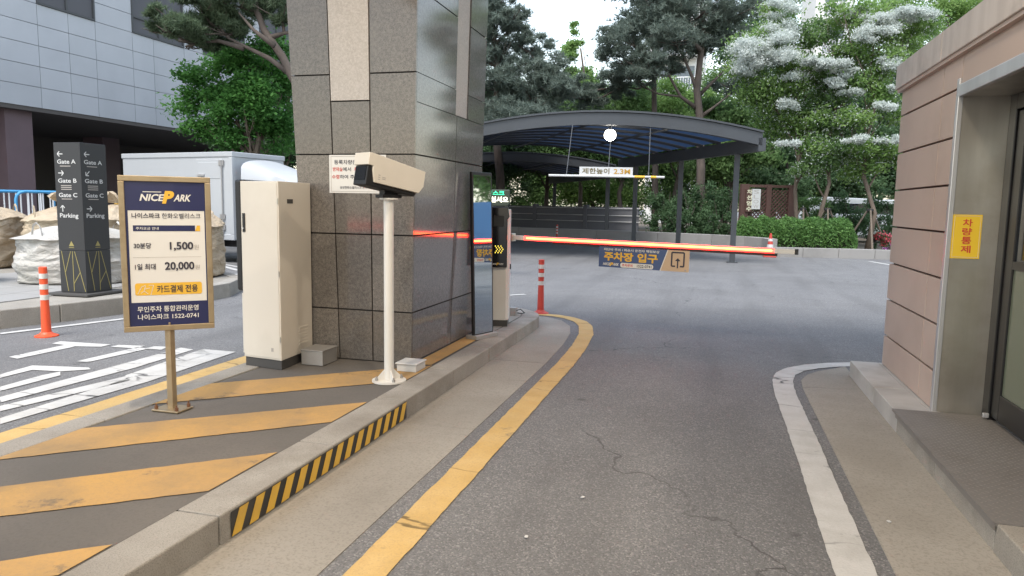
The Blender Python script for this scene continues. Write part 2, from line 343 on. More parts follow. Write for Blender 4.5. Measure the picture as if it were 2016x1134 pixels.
class Frame:
    """a flat face: top-left corner, unit right, unit up, width, height"""
    def __init__(s, o, r, u, w_, h): s.o = Vector(o); s.r = Vector(r).normalized(); s.u = Vector(u).normalized(); s.w = w_; s.h = h; s.n = s.r.cross(s.u)
    def p(s, a, b, d=0): return s.o + s.r*(a*s.w) - s.u*(b*s.h) + s.n*d
    def quad(s, mb, a0, b0, a1, b1, d=.002, m=0): return mb.sheet([s.p(a0, b1, d), s.p(a1, b1, d), s.p(a1, b0, d), s.p(a0, b0, d)], m)
    def text(s, mb, t, a0, b0, a1, b1, d=.003, bold=.0, m=0, slant=0):
        g, fs, asp = glyphs(t, bold)
        return mb.add([s.p(a0+(a1-a0)*x+slant*(y-.5)*(b1-b0)*s.h/s.w, b1+(b0-b1)*y, d) for x, y in g], fs, m)
    def line(s, mb, p, q, wd, d=.003, m=0):
        P, Q = s.p(*p, d), s.p(*q, d); t = (Q-P).normalized().cross(s.n)*wd/2
        return mb.sheet([P-t, Q-t, Q+t, P+t], m)
def offset_poly(pts, wd):
    """strip along a 2D path: returns left and right points"""
    L, Rr = [], []
    for i, p in enumerate(pts):
        a = Vector(pts[max(i-1, 0)]); b = Vector(pts[min(i+1, len(pts)-1)]); t = (b-a).normalized(); n = Vector((-t.y, t.x))
        L.append(Vector(p)+n*wd/2); Rr.append(Vector(p)-n*wd/2)
    return L, Rr
def resample(pts, st_):
    o = [Vector(pts[0])]
    for p, q in zip(pts[:-1], pts[1:]):
        p, q = Vector(p), Vector(q); n = max(1, int((q-p).length/st_))
        o += [p.lerp(q, (i+1)/n) for i in range(n)]
    return o
def strip(mb, pts, wd, z, m=0):
    pts = resample(pts, .07); L, Rr = offset_poly(pts, wd); j = lambda p: (p.x+rnd.uniform(-.0035, .0035), p.y+rnd.uniform(-.0035, .0035), z)
    L = [j(p) for p in L]; Rr = [j(p) for p in Rr]; n = len(pts)
    mb.add(L+Rr, [(i, n+i, n+i+1, i+1) for i in range(n-1)], m)
def arc(cx, cy, r, a0, a1, n): return [(cx+r*math.cos(rad(a0+(a1-a0)*i/n)), cy+r*math.sin(rad(a0+(a1-a0)*i/n))) for i in range(n+1)]
UP = Vector((0, 0, 1))

# ------------------------------------------------------------------ ground and roads
K = .14
mb = MB(); mb.box((-260, -60, -.3), (260, 420, 0)); road = obj('road', mb, 'asphalt', kind='structure')
# yellow edge line of the entry lane: straight, then round the island nose
def poly_strip(name, pts, wd, mt, parent=None, z=.006):
    mb = MB(); strip(mb, pts, wd, z); return obj(name, mb, mt, parent)
ycur = [(-1.285, -3), (-1.285, 2), (-1.285, 4), (-1.285, 6.6), (-1.31, 7.5), (-1.37, 8.3), (-1.47, 8.86), (-1.6, 9.2), (-1.8, 9.45), (-2.0, 9.57), (-2.25, 9.62)]
poly_strip('yellow_edge_line', ycur, .17, 'paint_yellow', road)
wcur = [(.64, -3), (.64, 1), (.64, 3), (.645, 5), (.64, 6.2), (.655, 6.6), (.71, 6.92), (.82, 7.15), (.98, 7.33), (1.2, 7.49), (1.42, 7.59), (1.62, 7.64), (1.9, 7.66)]
poly_strip('white_edge_line', wcur, .17, 'paint_white', road)
poly_strip('yellow_edge_line', [(-4.2, -4), (-4.2, 3), (-4.19, 9), (-4.0, 14)], .2, 'paint_yellow', road)
# concrete gutter left of the lane, in cast lengths
gut = [(-2.0, -1.47)]
ys = [-3, 0.4, 4.45, 6.6]
mb = MB()
for a, b in zip(ys[:-1], ys[1:]):
    g = MB(); g.box((-2.01, a+.002, -.05), (-1.47, b-.002, .004)); obj('gutter_slab', g, 'concrete', road)
g = MB(); g.prism([(-2.01, 6.602), (-1.47, 6.602), (-1.5, 7.6), (-1.56, 8.3), (-1.66, 8.8), (-1.85, 9.2), (-2.1, 9.42), (-2.3, 9.45), (-2.3, 8.6)], -.05, .0045); obj('gutter_slab', g, 'concrete', road)
g = MB(); g.prism([(.80, -3), (1.3, -3), (1.3, 7.46), (1.2, 7.33), (1.02, 7.14), (.9, 6.95), (.82, 6.7), (.8, 6.4)], -.05, .005); obj('gutter_slab', g, 'concrete', road)
# painted letters of the other lane, white parking lines behind
def pxpoly(pts, z, s=.4534, ox=0, oy=620): return [tuple(px(ox+a*s, oy+b*s, z=z)) for a, b in pts]
for pts in ([(38, 182), (75, 190), (325, 137), (285, 129)], [(225, 124), (262, 114), (482, 128), (440, 138), (330, 136)], [(333, 201), (375, 206), (640, 147), (600, 139)],
            [(480, 138), (515, 130), (630, 134), (590, 145)], [(632, 146), (668, 136), (730, 138), (700, 151)], [(0, 258), (0, 273), (140, 238), (262, 245), (395, 236), (385, 228), (140, 219)],
            [(0, 312), (0, 330), (262, 262), (262, 246), (180, 262)], [(0, 356), (0, 380), (590, 228), (840, 150), (785, 142), (560, 205)],
            [(0, 395), (0, 418), (560, 286), (580, 268), (545, 266)], [(545, 262), (545, 280), (920, 168), (905, 164), (880, 148), (850, 158)],
            [(0, 448), (0, 474), (640, 290), (1025, 160), (880, 148), (850, 158), (910, 166), (600, 262)]):
    mb = MB(); mb.sheet(pxpoly(pts, .006)); obj('lane_lettering', mb, 'paint_white', road)
for a, b, wd in (((422, 518), (520, 520), .12), ((422, 520), (470, 533), .12), ((410, 545), (520, 536), .12), ((400, 555), (500, 542), .12), ((405, 566), (500, 563), .12), ((428, 519), (470, 526), .1),
                 ((0, 658), (250, 628), .1), ((1712, 515), (1790, 528), .14), ((985, 583), (1034, 580), .1)):
    A = px(*a, z=0); B = px(*b, z=0); poly_strip('white_line', [(A.x, A.y), (B.x, B.y)], wd, 'paint_white', road, .0075)
# litter: fallen white petals on the lane
for u, v in ((1147, 982), (1036, 1060), (1750, 1030)):
    p = px(u, v, z=0); a = rnd.uniform(0, 6); mb = MB()
    pts = [(p.x+.011*math.cos(a+t)*(1+.4*math.cos(2*t)), p.y+.011*math.sin(a+t), .008) for t in [i*math.pi/4 for i in range(8)]]
    mb.extr(pts, (0, 0, .003)); tag(obj('petal', mb, 'white'), 'tiny white fallen petal lying on the entry lane', 'petal', 'fallen petals on the ground')

# ------------------------------------------------------------------ traffic island
IX0, IX1 = -3.75, -2.0
isl_c = (-2.875, 8.45); R0 = .875
outer = [(IX1, -4)]+[(IX1, 8.45)]+arc(*isl_c, R0, 0, 180, 18)[1:]+[(IX0, -4)]
inner = [(IX1-.22, -4), (IX1-.22, 8.45)]+arc(*isl_c, R0-.22, 0, 180, 18)[1:]+[(IX0+.22, -4)]
mb = MB(); mb.prism(inner, -.1, K-.004); island = obj('traffic_island', mb, 'hatch_dark', kind='structure')
def kerb_run(y0, y1, x0, x1, n, parent, mt='kerb', h=K):
    for i in range(n):
        a = y0+(y1-y0)*i/n; b = y0+(y1-y0)*(i+1)/n; dz = rnd.uniform(-.002, .002); dx = rnd.uniform(-.003, .003)
        g = MB(); g.box((x0+dx, a+.003, -.08), (x1+dx, b-.003, h+dz)); obj('kerb_stone', g, mt, parent, bevel=.008)
kerb_run(-3.4, 2.55, IX1-.22, IX1, 6, island); kerb_run(2.55, 8.45, IX1-.22, IX1, 6, island); kerb_run(-3.4, 8.45, IX0, IX0+.2, 12, island, 'kerb')
for i in range(6):
    a0, a1 = 180*i/6+.2, 180*(i+1)/6-.2
    g = MB(); o_ = arc(*isl_c, R0, a0, a1, 5); i_ = arc(*isl_c, R0-.22, a0, a1, 5)[::-1]
    g.prism(o_+i_, -.08, K); obj('kerb_stone', g, 'kerb', island, bevel=.008)
# pale screed on the nose behind the pillar
mb = MB(); mb.prism([(IX1-.226, 7.3), (IX1-.226, 8.45)]+arc(*isl_c, R0-.226, 0, 180, 14)[1:]+[(IX0+.226, 7.3)], K-.02, K+.001); obj('screed', mb, 'concrete', island)
# yellow hatching
def clipx(poly, xlo, xhi):
    def clip(P, f, g):
        out = []
        for i in range(len(P)):
            a, b = P[i], P[(i+1) % len(P)]
            ina, inb = f(a), f(b)
            if ina: out.append(a)
            if ina != inb: t = g(a, b); out.append((a[0]+(b[0]-a[0])*t, a[1]+(b[1]-a[1])*t))
        return out
    poly = clip(poly, lambda p: p[0] >= xlo, lambda a, b: (xlo-a[0])/(b[0]-a[0]))
    return clip(poly, lambda p: p[0] <= xhi, lambda a, b: (xhi-a[0])/(b[0]-a[0]))
for t0, t1, b0, b1 in (((0, 1105), (211, 1073), (0, 1148), (105, 1134)), ((0, 958), (527, 893), (0, 1017), (405, 967)), ((218, 838), (707, 793), (59, 898), (641, 832)), ((463, 751), (759, 727), (380, 788), (735, 755))):
    P = [px(*q, z=K) for q in (t0, t1, b1, b0)]
    def ext(a, b, x): t = (x-a.x)/(b.x-a.x); return (x, a.y+(b.y-a.y)*t)
    poly = [ext(P[0], P[1], IX0+.205), ext(P[0], P[1], IX1-.225), ext(P[3], P[2], IX1-.225), ext(P[3], P[2], IX0+.205)]
    e1 = resample([poly[0], poly[1]], .06); e2 = resample([poly[3], poly[2]], .06); n = min(len(e1), len(e2)); e1, e2 = [[e[int(i*(len(e)-1)/(n-1))] for i in range(n)] for e in (e1, e2)]
    jj = lambda p: (p.x, p.y+rnd.uniform(-.005, .005), K+.0005)
    mb = MB(); mb.add([jj(p) for p in e1]+[jj(p) for p in e2], [(i, i+1, n+i+1, n+i) for i in range(n-1)]); obj('hatch_stripe', mb, 'hatch_yellow', island)
mb = MB(); mb.sheet([(-2.24, 5.6, K+.0015), (-2.24, 7.3, K+.0015), (-2.4, 7.3, K+.0015), (-2.4, 5.6, K+.0015)]); obj('hatch_stripe', mb, 'hatch_yellow', island)
# hazard tape on the kerb face
mb = MB(); ya, yb = 2.62, 4.53; n = 15; sk = .1; xf = IX1+.006
mb.sheet([(xf, ya, .012), (xf, yb, .012), (xf, yb, K-.012), (xf, ya, K-.012)], 0)
for i in range(n):
    p = ya+(yb-ya)*(i+.5)/n; hw = (yb-ya)/n*.27
    z0, z1 = .014, K-.014
    mb.sheet([(xf+.002, max(p-hw-.03, ya), z0), (xf+.002, min(p+hw-.03, yb), z0), (xf+.002, min(p+hw+.03, yb), z1), (xf+.002, max(p-hw+.03, ya), z1)], 1)
obj('hazard_tape', mb, ['tape_black', 'tape_yellow'], island)

# ------------------------------------------------------------------ stone pillar of the gate
PY0, PY1 = 5.58, 7.34
def pcorner(i, z):
    k = (z-.14); xl = -3.40-.05*k; xr = -2.415+.017*k
    yb_ = PY1+.03*k
    return [Vector((xl, PY0, z)), Vector((xr, PY0, z)), Vector((xr, yb_, z)), Vector((xl, yb_, z))][i]
PT = 4.7
pil = thing('gate_pillar', 'massive speckled grey granite clad gate pillar standing on the striped island', 'pillar', (-2.9, 6.4, .12))
mb = MB(); q = [pcorner(i, .12) for i in range(4)]+[pcorner(i, PT) for i in range(4)]
cc = sum(q, Vector())/8
q = [Vector((p.x+(.02 if p.x < -2.9 else -.02), p.y+(.02 if p.y < 6.4 else -.02), p.z)) for p in q]
mb.hexa(q); obj('core', mb, 'joint', pil)
def slab(face, s0, s1, z0, z1, mt, name='granite_slab', proud=0.0, gap=.006):
    a, b = face
    def P(s, z, d):
        A, B = pcorner(a, z), pcorner(b, z); t = (B-A).normalized(); nrm = t.cross(UP); L_ = (B-A).length
        return A+t*min(max(s*L_, 0), L_)+nrm*d
    def Q(s, z, d, sg):
        A, B = pcorner(a, z), pcorner(b, z); t = (B-A).normalized(); nrm = t.cross(UP)
        e = 0 if (s in (0, 1)) else gap
        return P(s, z, d)+t*sg*e
    z0 += gap; z1 -= gap
    g = MB(); g.hexa([Q(s0, z0, proud, 1), Q(s1, z0, proud, -1), Q(s1, z0, proud-.03, -1), Q(s0, z0, proud-.03, 1), Q(s0, z1, proud, 1), Q(s1, z1, proud, -1), Q(s1, z1, proud-.03, -1), Q(s0, z1, proud-.03, 1)])
    return obj(name, g, mt, pil)
ZL = [.14, .58, 1.23, 1.9, 2.56, 3.22, 3.88, 4.54]
for i in range(len(ZL)-1):
    z0, z1 = ZL[i], ZL[i+1]
    for s0, s1 in ((.0, .32), (.64, 1.0)): slab((0, 1), s0+(.0 if s0 else .0), s1, z0, z1, 'granite')
    if z1 < 2.4: slab((0, 1), .32, .64, z0, z1, 'granite')
    for s0, s1 in ((.012, .545), (.545, 1.0)):
        if z0 >= 2.5 and s0 < .5: s1 = .545-.02
        if z0 >= 2.5 and s0 > .5: s0 = .72
        if z1 < 2.6 and z1 > 2.4:
            slab((1, 2), s0, s1, z0, 2.33, 'granite_polished_sky')
            if s0 < .5: slab((1, 2), s0, .525, 2.33, z1, 'granite_polished_sky', gap=.0)
            else: slab((1, 2), .72, s1, 2.33, z1, 'granite_polished_sky', gap=.0)
        else: slab((1, 2), s0, s1, z0, z1, 'granite_polished_sky')
    slab((3, 0), .0, .5, z0, z1, 'granite'); slab((3, 0), .5, .985, z0, z1, 'granite')
    slab((2, 3), .01, .5, z0, z1, 'granite'); slab((2, 3), .5, .99, z0, z1, 'granite')
slab((0, 1), .32, .64, 1.9, 2.34, 'granite'); slab((0, 1), .32, .64, 2.34, 4.54, 'granite_light', 'inlay_slab', .004)
slab((1, 2), .525, .72, 2.33, 4.54, 'granite_light', 'inlay_slab', -.012)

# notice on the pillar front
P0 = Vector((0, PY0-.004, 0)); nF = Vector((0, -1, 0))
a = pp(648, 305, P0, nF); b = pp(760, 381, P0, nF)
nt_ = thing('paper_notice', 'white printed paper notice pasted on the granite pillar behind the camera housing', 'notice', (a.x, a.y, b.z))
fr = Frame(a, (1, 0, 0), UP, b.x-a.x, a.z-b.z)
mb = MB(); mb.extr([fr.p(0, 1), fr.p(1, 1), fr.p(1, 0), fr.p(0, 0)], (0, .003, 0)); obj('paper', mb, 'print_white', nt_)
mb = MB()
for x0, y0, x1, y1 in ((.03, .035, .97, .045), (.03, .955, .97, .965), (.03, .035, .036, .965), (.964, .035, .97, .965)): fr.quad(mb, x0, y0, x1, y1, .0015)
obj('border', mb, 'print_grey', nt_)
for tx, q, m_ in (('등록차량은 B', (.09, .13, .57, .25), 'print_ink'), ('에서', (.245, .32, .39, .43), 'print_ink'), ('하여 주시기', (.19, .52, .6, .63), 'print_ink'), ('삼성한화오벨리스크 관리사무소', (.19, .82, .8, .89), 'print_ink'),
                  ('방재실', (.065, .32, .235, .43), 'print_red'), ('차량', (.44, .32, .6, .43), 'print_red'), ('수령', (.05, .52, .18, .63), 'print_red')): put(fr, nt_, m_, tx, q, .012, 0, .002)

# ------------------------------------------------------------------ gate roof overhead (the pillar carries it) with its downlights
RX0, RX1, RY0, RY1, RZ = -4.9, 7.5, -7.0, 7.9, 4.7
mb = MB(); mb.box((RX0, RY0, RZ), (RX1, RY1, RZ+.7)); rf = thing('gate_roof', 'broad flat canopy roof carried by the granite pillar over the entry lane', 'roof', (0, 0, RZ))
obj('roof_slab', mb, 'roof_white', rf, bevel=.03)
for i, (x, y, e) in enumerate(((-2.6, 2.6, 44), (.2, 2.2, 48), (2.6, 3.2, 44), (-2.8, -1.6, 34), (.4, -1.8, 38))):
    t = thing('ceiling_downlight', 'round warm downlight recessed in the soffit of the gate roof', 'lamp', (x, y, RZ-.06), 'downlights in the gate roof')
    g = MB(); g.lathe([(.13, -.0), (.15, .0), (.15, .06), (.13, .06)], (x, y, RZ-.06), 20); obj('trim_ring', g, 'steel_bright', t)
    g = MB(); g.lathe([(.01, 0), (.125, 0), (.125, .02), (.01, .02)], (x, y, RZ-.045), 20); obj('lamp_lens', g, 'lamp_warm', t)
    l = bpy.data.lights.new('downlight', 'AREA'); l.shape = 'DISK'; l.size = .25; l.energy = e; l.color = (1, .85, .67)
    lo = bpy.data.objects.new('downlight', l); C.objects.link(lo); lo.parent = t; lo.location = (0, 0, -.03)

# ------------------------------------------------------------------ price sign board on the island
sp = px(340, 806, z=K); rv = Vector((.755, .656, 0)); nv = rv.cross(UP)
sg = thing('price_sign_board', 'framed parking price board on a steel post, navy header and footer', 'sign', sp)
bp_ = Vector((sp.x, sp.y, 0))+nv*.03
tl, tr, br, bl = [pp(u, v, bp_, nv) for u, v in ((228, 344), (412, 350), (424, 645), (247, 655))]
W_ = ((tr-tl).dot(rv)+(br-bl).dot(rv))/2; ztop = (tl.z+tr.z)/2; zbot = (bl.z+br.z)/2; H_ = ztop-zbot
O_ = Vector((tl.x+bl.x, tl.y+bl.y, 0))/2; O_.z = ztop
F0 = Frame(O_, rv, UP, W_, H_)
ft = .034
mb = MB(); mb.extr([F0.p(.03, .98, -.03), F0.p(.97, .98, -.03), F0.p(.97, .02, -.03), F0.p(.03, .02, -.03)], nv*.022); obj('board', mb, 'print_white', sg)
for a0, b0, a1, b1 in ((0, 0, 1, ft/H_), (0, 1-ft/H_, 1, 1), (0, ft/H_+.001, ft/W_, 1-ft/H_-.001), (1-ft/W_, ft/H_+.001, 1, 1-ft/H_-.001)):
    mb = MB(); mb.extr([F0.p(a0, b1, -.04), F0.p(a1, b1, -.04), F0.p(a1, b0, -.04), F0.p(a0, b0, -.04)], nv*.045); obj('frame_bar', mb, 'sign_frame', sg, bevel=.003)
mb = MB(); mb.tube([sp+UP*0, Vector((sp.x, sp.y, zbot+.02))], .001, 4); mb = MB(); h = .021
mb.box((sp.x-h, sp.y-h, K), (sp.x+h, sp.y+h, zbot+.05)); obj('post', mb, 'sign_frame', sg, bevel=.003)
mb = MB(); mb.box((sp.x-.1, sp.y-.075, K), (sp.x+.1, sp.y+.075, K+.012)); bpo = obj('base_plate', mb, 'sign_frame', sg, bevel=.003)
for sx in (-1, 1):
    for sy in (-1, 1):
        mb = MB(); mb.lathe([(.012, 0), (.012, .02), (.006, .02), (.006, .035)], (sp.x+sx*.078, sp.y+sy*.055, K+.012), 6); obj('bolt', mb, 'rust', sg)
Fi = Frame(F0.p(ft/W_, ft/H_, -.008), rv, UP, W_-2*ft, H_-2*ft)
for q in ((0, 0, 1, .198), (0, .835, 1, 1), (.085, .30, .86, .34)): mb = MB(); Fi.quad(mb, *q, .0015); obj('navy_print', mb, 'navy', sg)
for q in ((0, .198, .03, .835), (.985, .198, 1, .835)): mb = MB(); Fi.quad(mb, *q, .0016); obj('navy_margin', mb, 'navy', sg)
mb = MB(); mb.sheet([Fi.p(.86, .34, .0017), Fi.p(.925, .34, .0017), Fi.p(.925, .30, .0017), Fi.p(.885, .30, .0017)]); obj('yellow_print', mb, 'print_yellow', sg)
rr = []
for cx_, cy_, a0 in ((.105, .715, 180), (.9, .715, 90), (.9, .77, 0), (.105, .77, -90)):
    for k in range(5): t = rad(a0-k*22.5); rr.append(Fi.p(cx_+.025*math.cos(t), cy_-.015*math.sin(t), .0015))
mb = MB(); mb.sheet(rr[::-1]); obj('yellow_print', mb, 'print_yellow', sg)
for tx, q, bo_, sl_ in (('NICE', (.19, .085, .475, .133), .03, .25), ('ARK', (.61, .085, .82, .133), .03, .25), ('주차요금 안내', (.12, .311, .4, .331), .01, 0), ('무인주차 통합관리운영', (.1, .862, .87, .903), .012, 0), ('나이스파크 1522-0741', (.1, .918, .87, .957), .012, 0)): put(Fi, sg, 'print_white', tx, q, bo_, sl_, .004)
mb = MB(); Fi.quad(mb, .22, .068, .45, .073, .003); obj('tag_line', mb, 'print_white', sg)
mb = MB()
for p, q in (((.11, .775), (.16, .725)), ((.16, .725), (.21, .715)), ((.21, .715), (.19, .755)), ((.19, .755), (.24, .775)), ((.25, .715), (.31, .715)), ((.31, .715), (.27, .785)), ((.2, .74), (.26, .735)), ((.15, .77), (.19, .755))): Fi.line(mb, p, q, .003, .003)
obj('hand_emblem', mb, 'print_white', sg)
put(Fi, sg, 'print_yellow', 'P', (.475, .062, .6, .15), .06, .25, .0045, 'logo_letter')
for tx, q, bo_ in (('나이스파크', (.075, .215, .42, .252), .022), ('한화오벨리스크', (.445, .215, .935, .252), .006), ('30분당', (.085, .42, .3, .46), .02), ('1,500', (.53, .415, .83, .478), .028), ('1일 최대', (.09, .565, .345, .607), .02), ('20,000', (.46, .555, .835, .62), .028), ('카드결제 전용', (.35, .717, .87, .77), .015)): put(Fi, sg, 'print_ink', tx, q, bo_, 0, .004)
for q in ((.84, .435, .9, .468), (.845, .578, .905, .61)): put(Fi, sg, 'print_grey', '원', q, 0)
mb = MB(); Fi.quad(mb, .07, .52, .93, .522, .003); obj('divider', mb, 'print_grey', sg)

# ------------------------------------------------------------------ payment kiosk cabinet
A, B, C2 = Vector((-3.69, 5.08, K)), Vector((-3.30, 5.02, K)), Vector((-3.335, 5.55, K)); D = A+C2-B; zt = 1.655
kb = thing('payment_kiosk', 'tall cream metal parking payment cabinet with black screen bezel', 'kiosk', ((A+C2)/2))
def quadprism(ps, z0, z1, ins=0):
    c = sum(ps, Vector())/4; return [(p+(c-p).normalized()*ins).to_2d() for p in ps]
mb = MB(); mb.prism([tuple(p) for p in quadprism([A, B, C2, D], 0, 0, .012)], K, K+.075); obj('plinth', mb, 'dark_grey', kb)
mb = MB(); mb.prism([tuple(p) for p in quadprism([A, B, C2, D], 0, 0)], K+.075, zt); obj('cabinet_body', mb, 'cream', kb, bevel=.006)
fx = (B-A).normalized(); fn = fx.cross(UP); _F = Frame(A+UP*(zt-K), fx, UP, (B-A).length, zt-K); mb = MB(); mb.extr([_F.p(.035, .94), _F.p(.965, .94), _F.p(.965, .01), _F.p(.035, .01)], fn*.0035); obj('service_door', mb, 'cream', kb, bevel=.002)
for b_ in (.12, .5, .85): mb = MB(); mb.extr([_F.p(.975, b_), _F.p(.995, b_), _F.p(.995, b_-.03), _F.p(.975, b_-.03)], fn*.006); obj('hinge', mb, 'steel', kb)
Ff = Frame(A+UP*(zt-K)+fn*.0035, fx, UP, (B-A).length, zt-K)
mb = MB(); mb.extr([Ff.p(.06, .27, .0), Ff.p(.125, .27, .0), Ff.p(.125, .17, .0), Ff.p(.06, .17, .0)], fn*.006); lk = obj('lock_plate', mb, 'black_plastic', kb)
mb = MB(); mb.lathe([(.006, 0), (.006, .012)], (0, 0, 0), 8); p_ = Ff.p(.09, .25, .0); mb.v = [(p_.x+x+fn.x*(z+.004), p_.y+fn.y*(z+.004), p_.z+y) for x, y, z in mb.v]; obj('key_cylinder', mb, 'steel_bright', lk)
sx_ = (C2-B).normalized(); sn = sx_.cross(UP); Fs = Frame(B+UP*(zt-K), sx_, UP, (C2-B).length, zt-K)
for k in range(6): mb = MB(); b_ = .8+k*.018; mb.extr([Fs.p(.55, b_+.008), Fs.p(.85, b_+.008), Fs.p(.85, b_), Fs.p(.55, b_)], sn*.004); obj('vent_louvre', mb, 'cream', kb)
mb = MB(); mb.extr([Fs.p(.25, .115, 0), Fs.p(.42, .115, 0), Fs.p(.42, .092, 0), Fs.p(.25, .092, 0)], sn*.003); nl = obj('name_plate', mb, 'dark_grey', kb)
mb = MB(); mb.extr([Ff.p(.74, .905, 0), Ff.p(.8, .905, 0), Ff.p(.8, .885, 0), Ff.p(.74, .885, 0)], fn*.001); obj('sticker', mb, 'print_grey', kb)
mb = MB(); mb.lathe([(.012, 0), (.012, .004)], (0, 0, 0), 10); p_ = Fs.p(.12, .955, 0); mb.v = [(p_.x+sn.x*z+sx_.x*x, p_.y+sn.y*z+sx_.y*x, p_.z+y) for x, y, z in mb.v]; obj('knockout_plug', mb, 'dark_grey', kb)
ln = (A-D).normalized().cross(UP)*-1 if False else -(fx); e = (D-A).normalized()
mb = MB(); mb.extr([A-fx*.0+e*.01+UP*(.62), A+e*.5+UP*.62, A+e*.5+UP*(zt-K+.015), A+e*.01+UP*(zt-K+.015)], -fx*.07); bz = obj('screen_bezel', mb, 'black_plastic', kb, bevel=.02)
mb = MB(); mb.extr([A+e*.06-fx*.07+UP*.85, A+e*.45-fx*.07+UP*.85, A+e*.45-fx*.07+UP*1.42, A+e*.06-fx*.07+UP*1.42], -fx*.003); obj('touch_screen', mb, 'display', bz)
mb = MB(); mb.extr([A+e*.02+UP*.1, A+e*.5+UP*.1, A+e*.5+UP*.6, A+e*.02+UP*.6], -fx*.025); obj('service_door', mb, 'cream', kb, bevel=.004)
# steel junction box beside it
jb = px(632, 717, z=K)
mb = MB(); mb.box((-3.27, 5.26, K), (-3.07, 5.5, K+.12)); jo = thing('junction_box', 'low square steel junction box between the cream cabinet and the pillar', 'junction box', (-3.17, 5.38, K)); obj('housing', mb, 'galv', jo, bevel=.004)
mb = MB(); mb.box((-3.278, 5.252, K+.12), (-3.062, 5.5, K+.13)); obj('lid', mb, 'galv', jo, bevel=.003)
mb = MB(); mb.box((-2.42, 5.3, K), (-2.25, 5.5, K+.06)); jo = thing('junction_box', 'small white cable box at the pillar corner behind the camera pole', 'junction box', (-2.33, 5.4, K)); obj('housing', mb, 'white', jo, bevel=.006)
mb = MB(); mb.box((-2.43, 5.29, K+.06), (-2.24, 5.5, K+.072)); obj('lid', mb, 'white', jo, bevel=.004)

# ------------------------------------------------------------------ number plate camera on its pole
cp = px(766, 750, z=K)
lp = thing('plate_camera', 'cream number plate camera housing tilted on a white round pole', 'camera', cp)
zp = px(766, 393, y=cp.y).z
mb = MB(); mb.tube([cp, Vector((cp.x, cp.y, zp))], .037, 20); smooth_by_angle(obj('pole', mb, 'cream_white', lp))
mb = MB(); mb.lathe([(.13, 0), (.13, .012), (.05, .014)], tuple(cp), 24); obj('base_flange', mb, 'cream_white', lp)
for k in range(4):
    a = rad(45+90*k); d = Vector((math.cos(a), math.sin(a), 0)); t = Vector((-d.y, d.x, 0))*.004
    mb = MB(); p = cp+d*.03+UP*.01; mb.extr([p-t, p+d*.06-t, p+d*.06+UP*.03-t, p+UP*.09-t], t*2); obj('gusset', mb, 'cream_white', lp)
    mb = MB(); mb.lathe([(.014, 0), (.014, .018), (.007, .018), (.007, .032)], tuple(cp+d*.1+UP*.012), 6); obj('anchor_bolt', mb, 'galv', lp)
mb = MB(); mb.lathe([(.07, 0), (.07, .012)], (cp.x, cp.y, zp), 20); obj('top_flange', mb, 'cream_white', lp)
los = Vector((cp.x, cp.y, 0)).normalized(); th = rad(56); prp = Vector((-los.y, los.x, 0))  # prp points left
ax = (-los*math.cos(th)+prp*math.sin(th)).normalized()   # lens direction
tilt = rad(10); axt = ax*math.cos(tilt)+UP*math.sin(tilt); sd = ax.cross(UP).normalized(); upt = sd.cross(axt).normalized()
if upt.z < 0: upt = -upt
hc = Vector((cp.x, cp.y, zp+.175))-axt*.025
def H(a_, s_, u_): return hc+axt*a_+sd*s_+upt*u_
hw, = (.098,)
mb = MB(); prof = [(-.235, .085), (.225, .118), (.225, -.0), (.2, -.085), (-.2, -.085), (-.235, -.03)]
mb.extr([H(a_, -hw, u_) for a_, u_ in prof], sd*2*hw); obj('housing_shell', mb, 'cream', lp, bevel=.004)
mb = MB(); mb.extr([H(a_, -hw*.86, u_) for a_, u_ in ((.23, .03), (.262, .02), (.262, -.115), (-.17, -.118), (-.19, -.088), (.19, -.088))], sd*2*hw*.86); un = obj('black_underbody', mb, 'black_plastic', lp, bevel=.006)
mb = MB(); mb.extr([H(.226, -hw*.7, .022), H(.226, hw*.7, .022), H(.226, hw*.7, -.08), H(.226, -hw*.7, -.08)], axt*.04); obj('lens_window', mb, 'display', lp)
mb = MB(); mb.extr([H(.22, -hw, .118), H(.22, hw, .118), H(.22, hw, .03), H(.22, -hw, .03)], axt*.05); obj('visor', mb, 'cream', lp, bevel=.003)
mb = MB(); c_ = Vector((cp.x, cp.y, zp+.012)); mb.obox(c_+UP*.012, ax*.085, sd*.05, UP*.012); mb.obox(c_+UP*.05, ax*.06, sd*.035, UP*.04); obj('swivel_mount', mb, 'black_plastic', lp, bevel=.004)
mb = MB(); sdd = -sd if sd.dot(-los) < 0 else sd
for (a_, u_, l_) in ((.195, -.03, .03), (.195, -.045, .03), (.195, -.06, .03), (.16, -.04, .05), (.16, -.052, .05)):
    p = hc+axt*(a_-.02)+upt*u_+sdd*(hw+.0008); mb.sheet([p, p-axt*l_*.6, p-axt*l_*.6+upt*.006, p+upt*.006])
obj('sticker', mb, 'print_grey', lp)

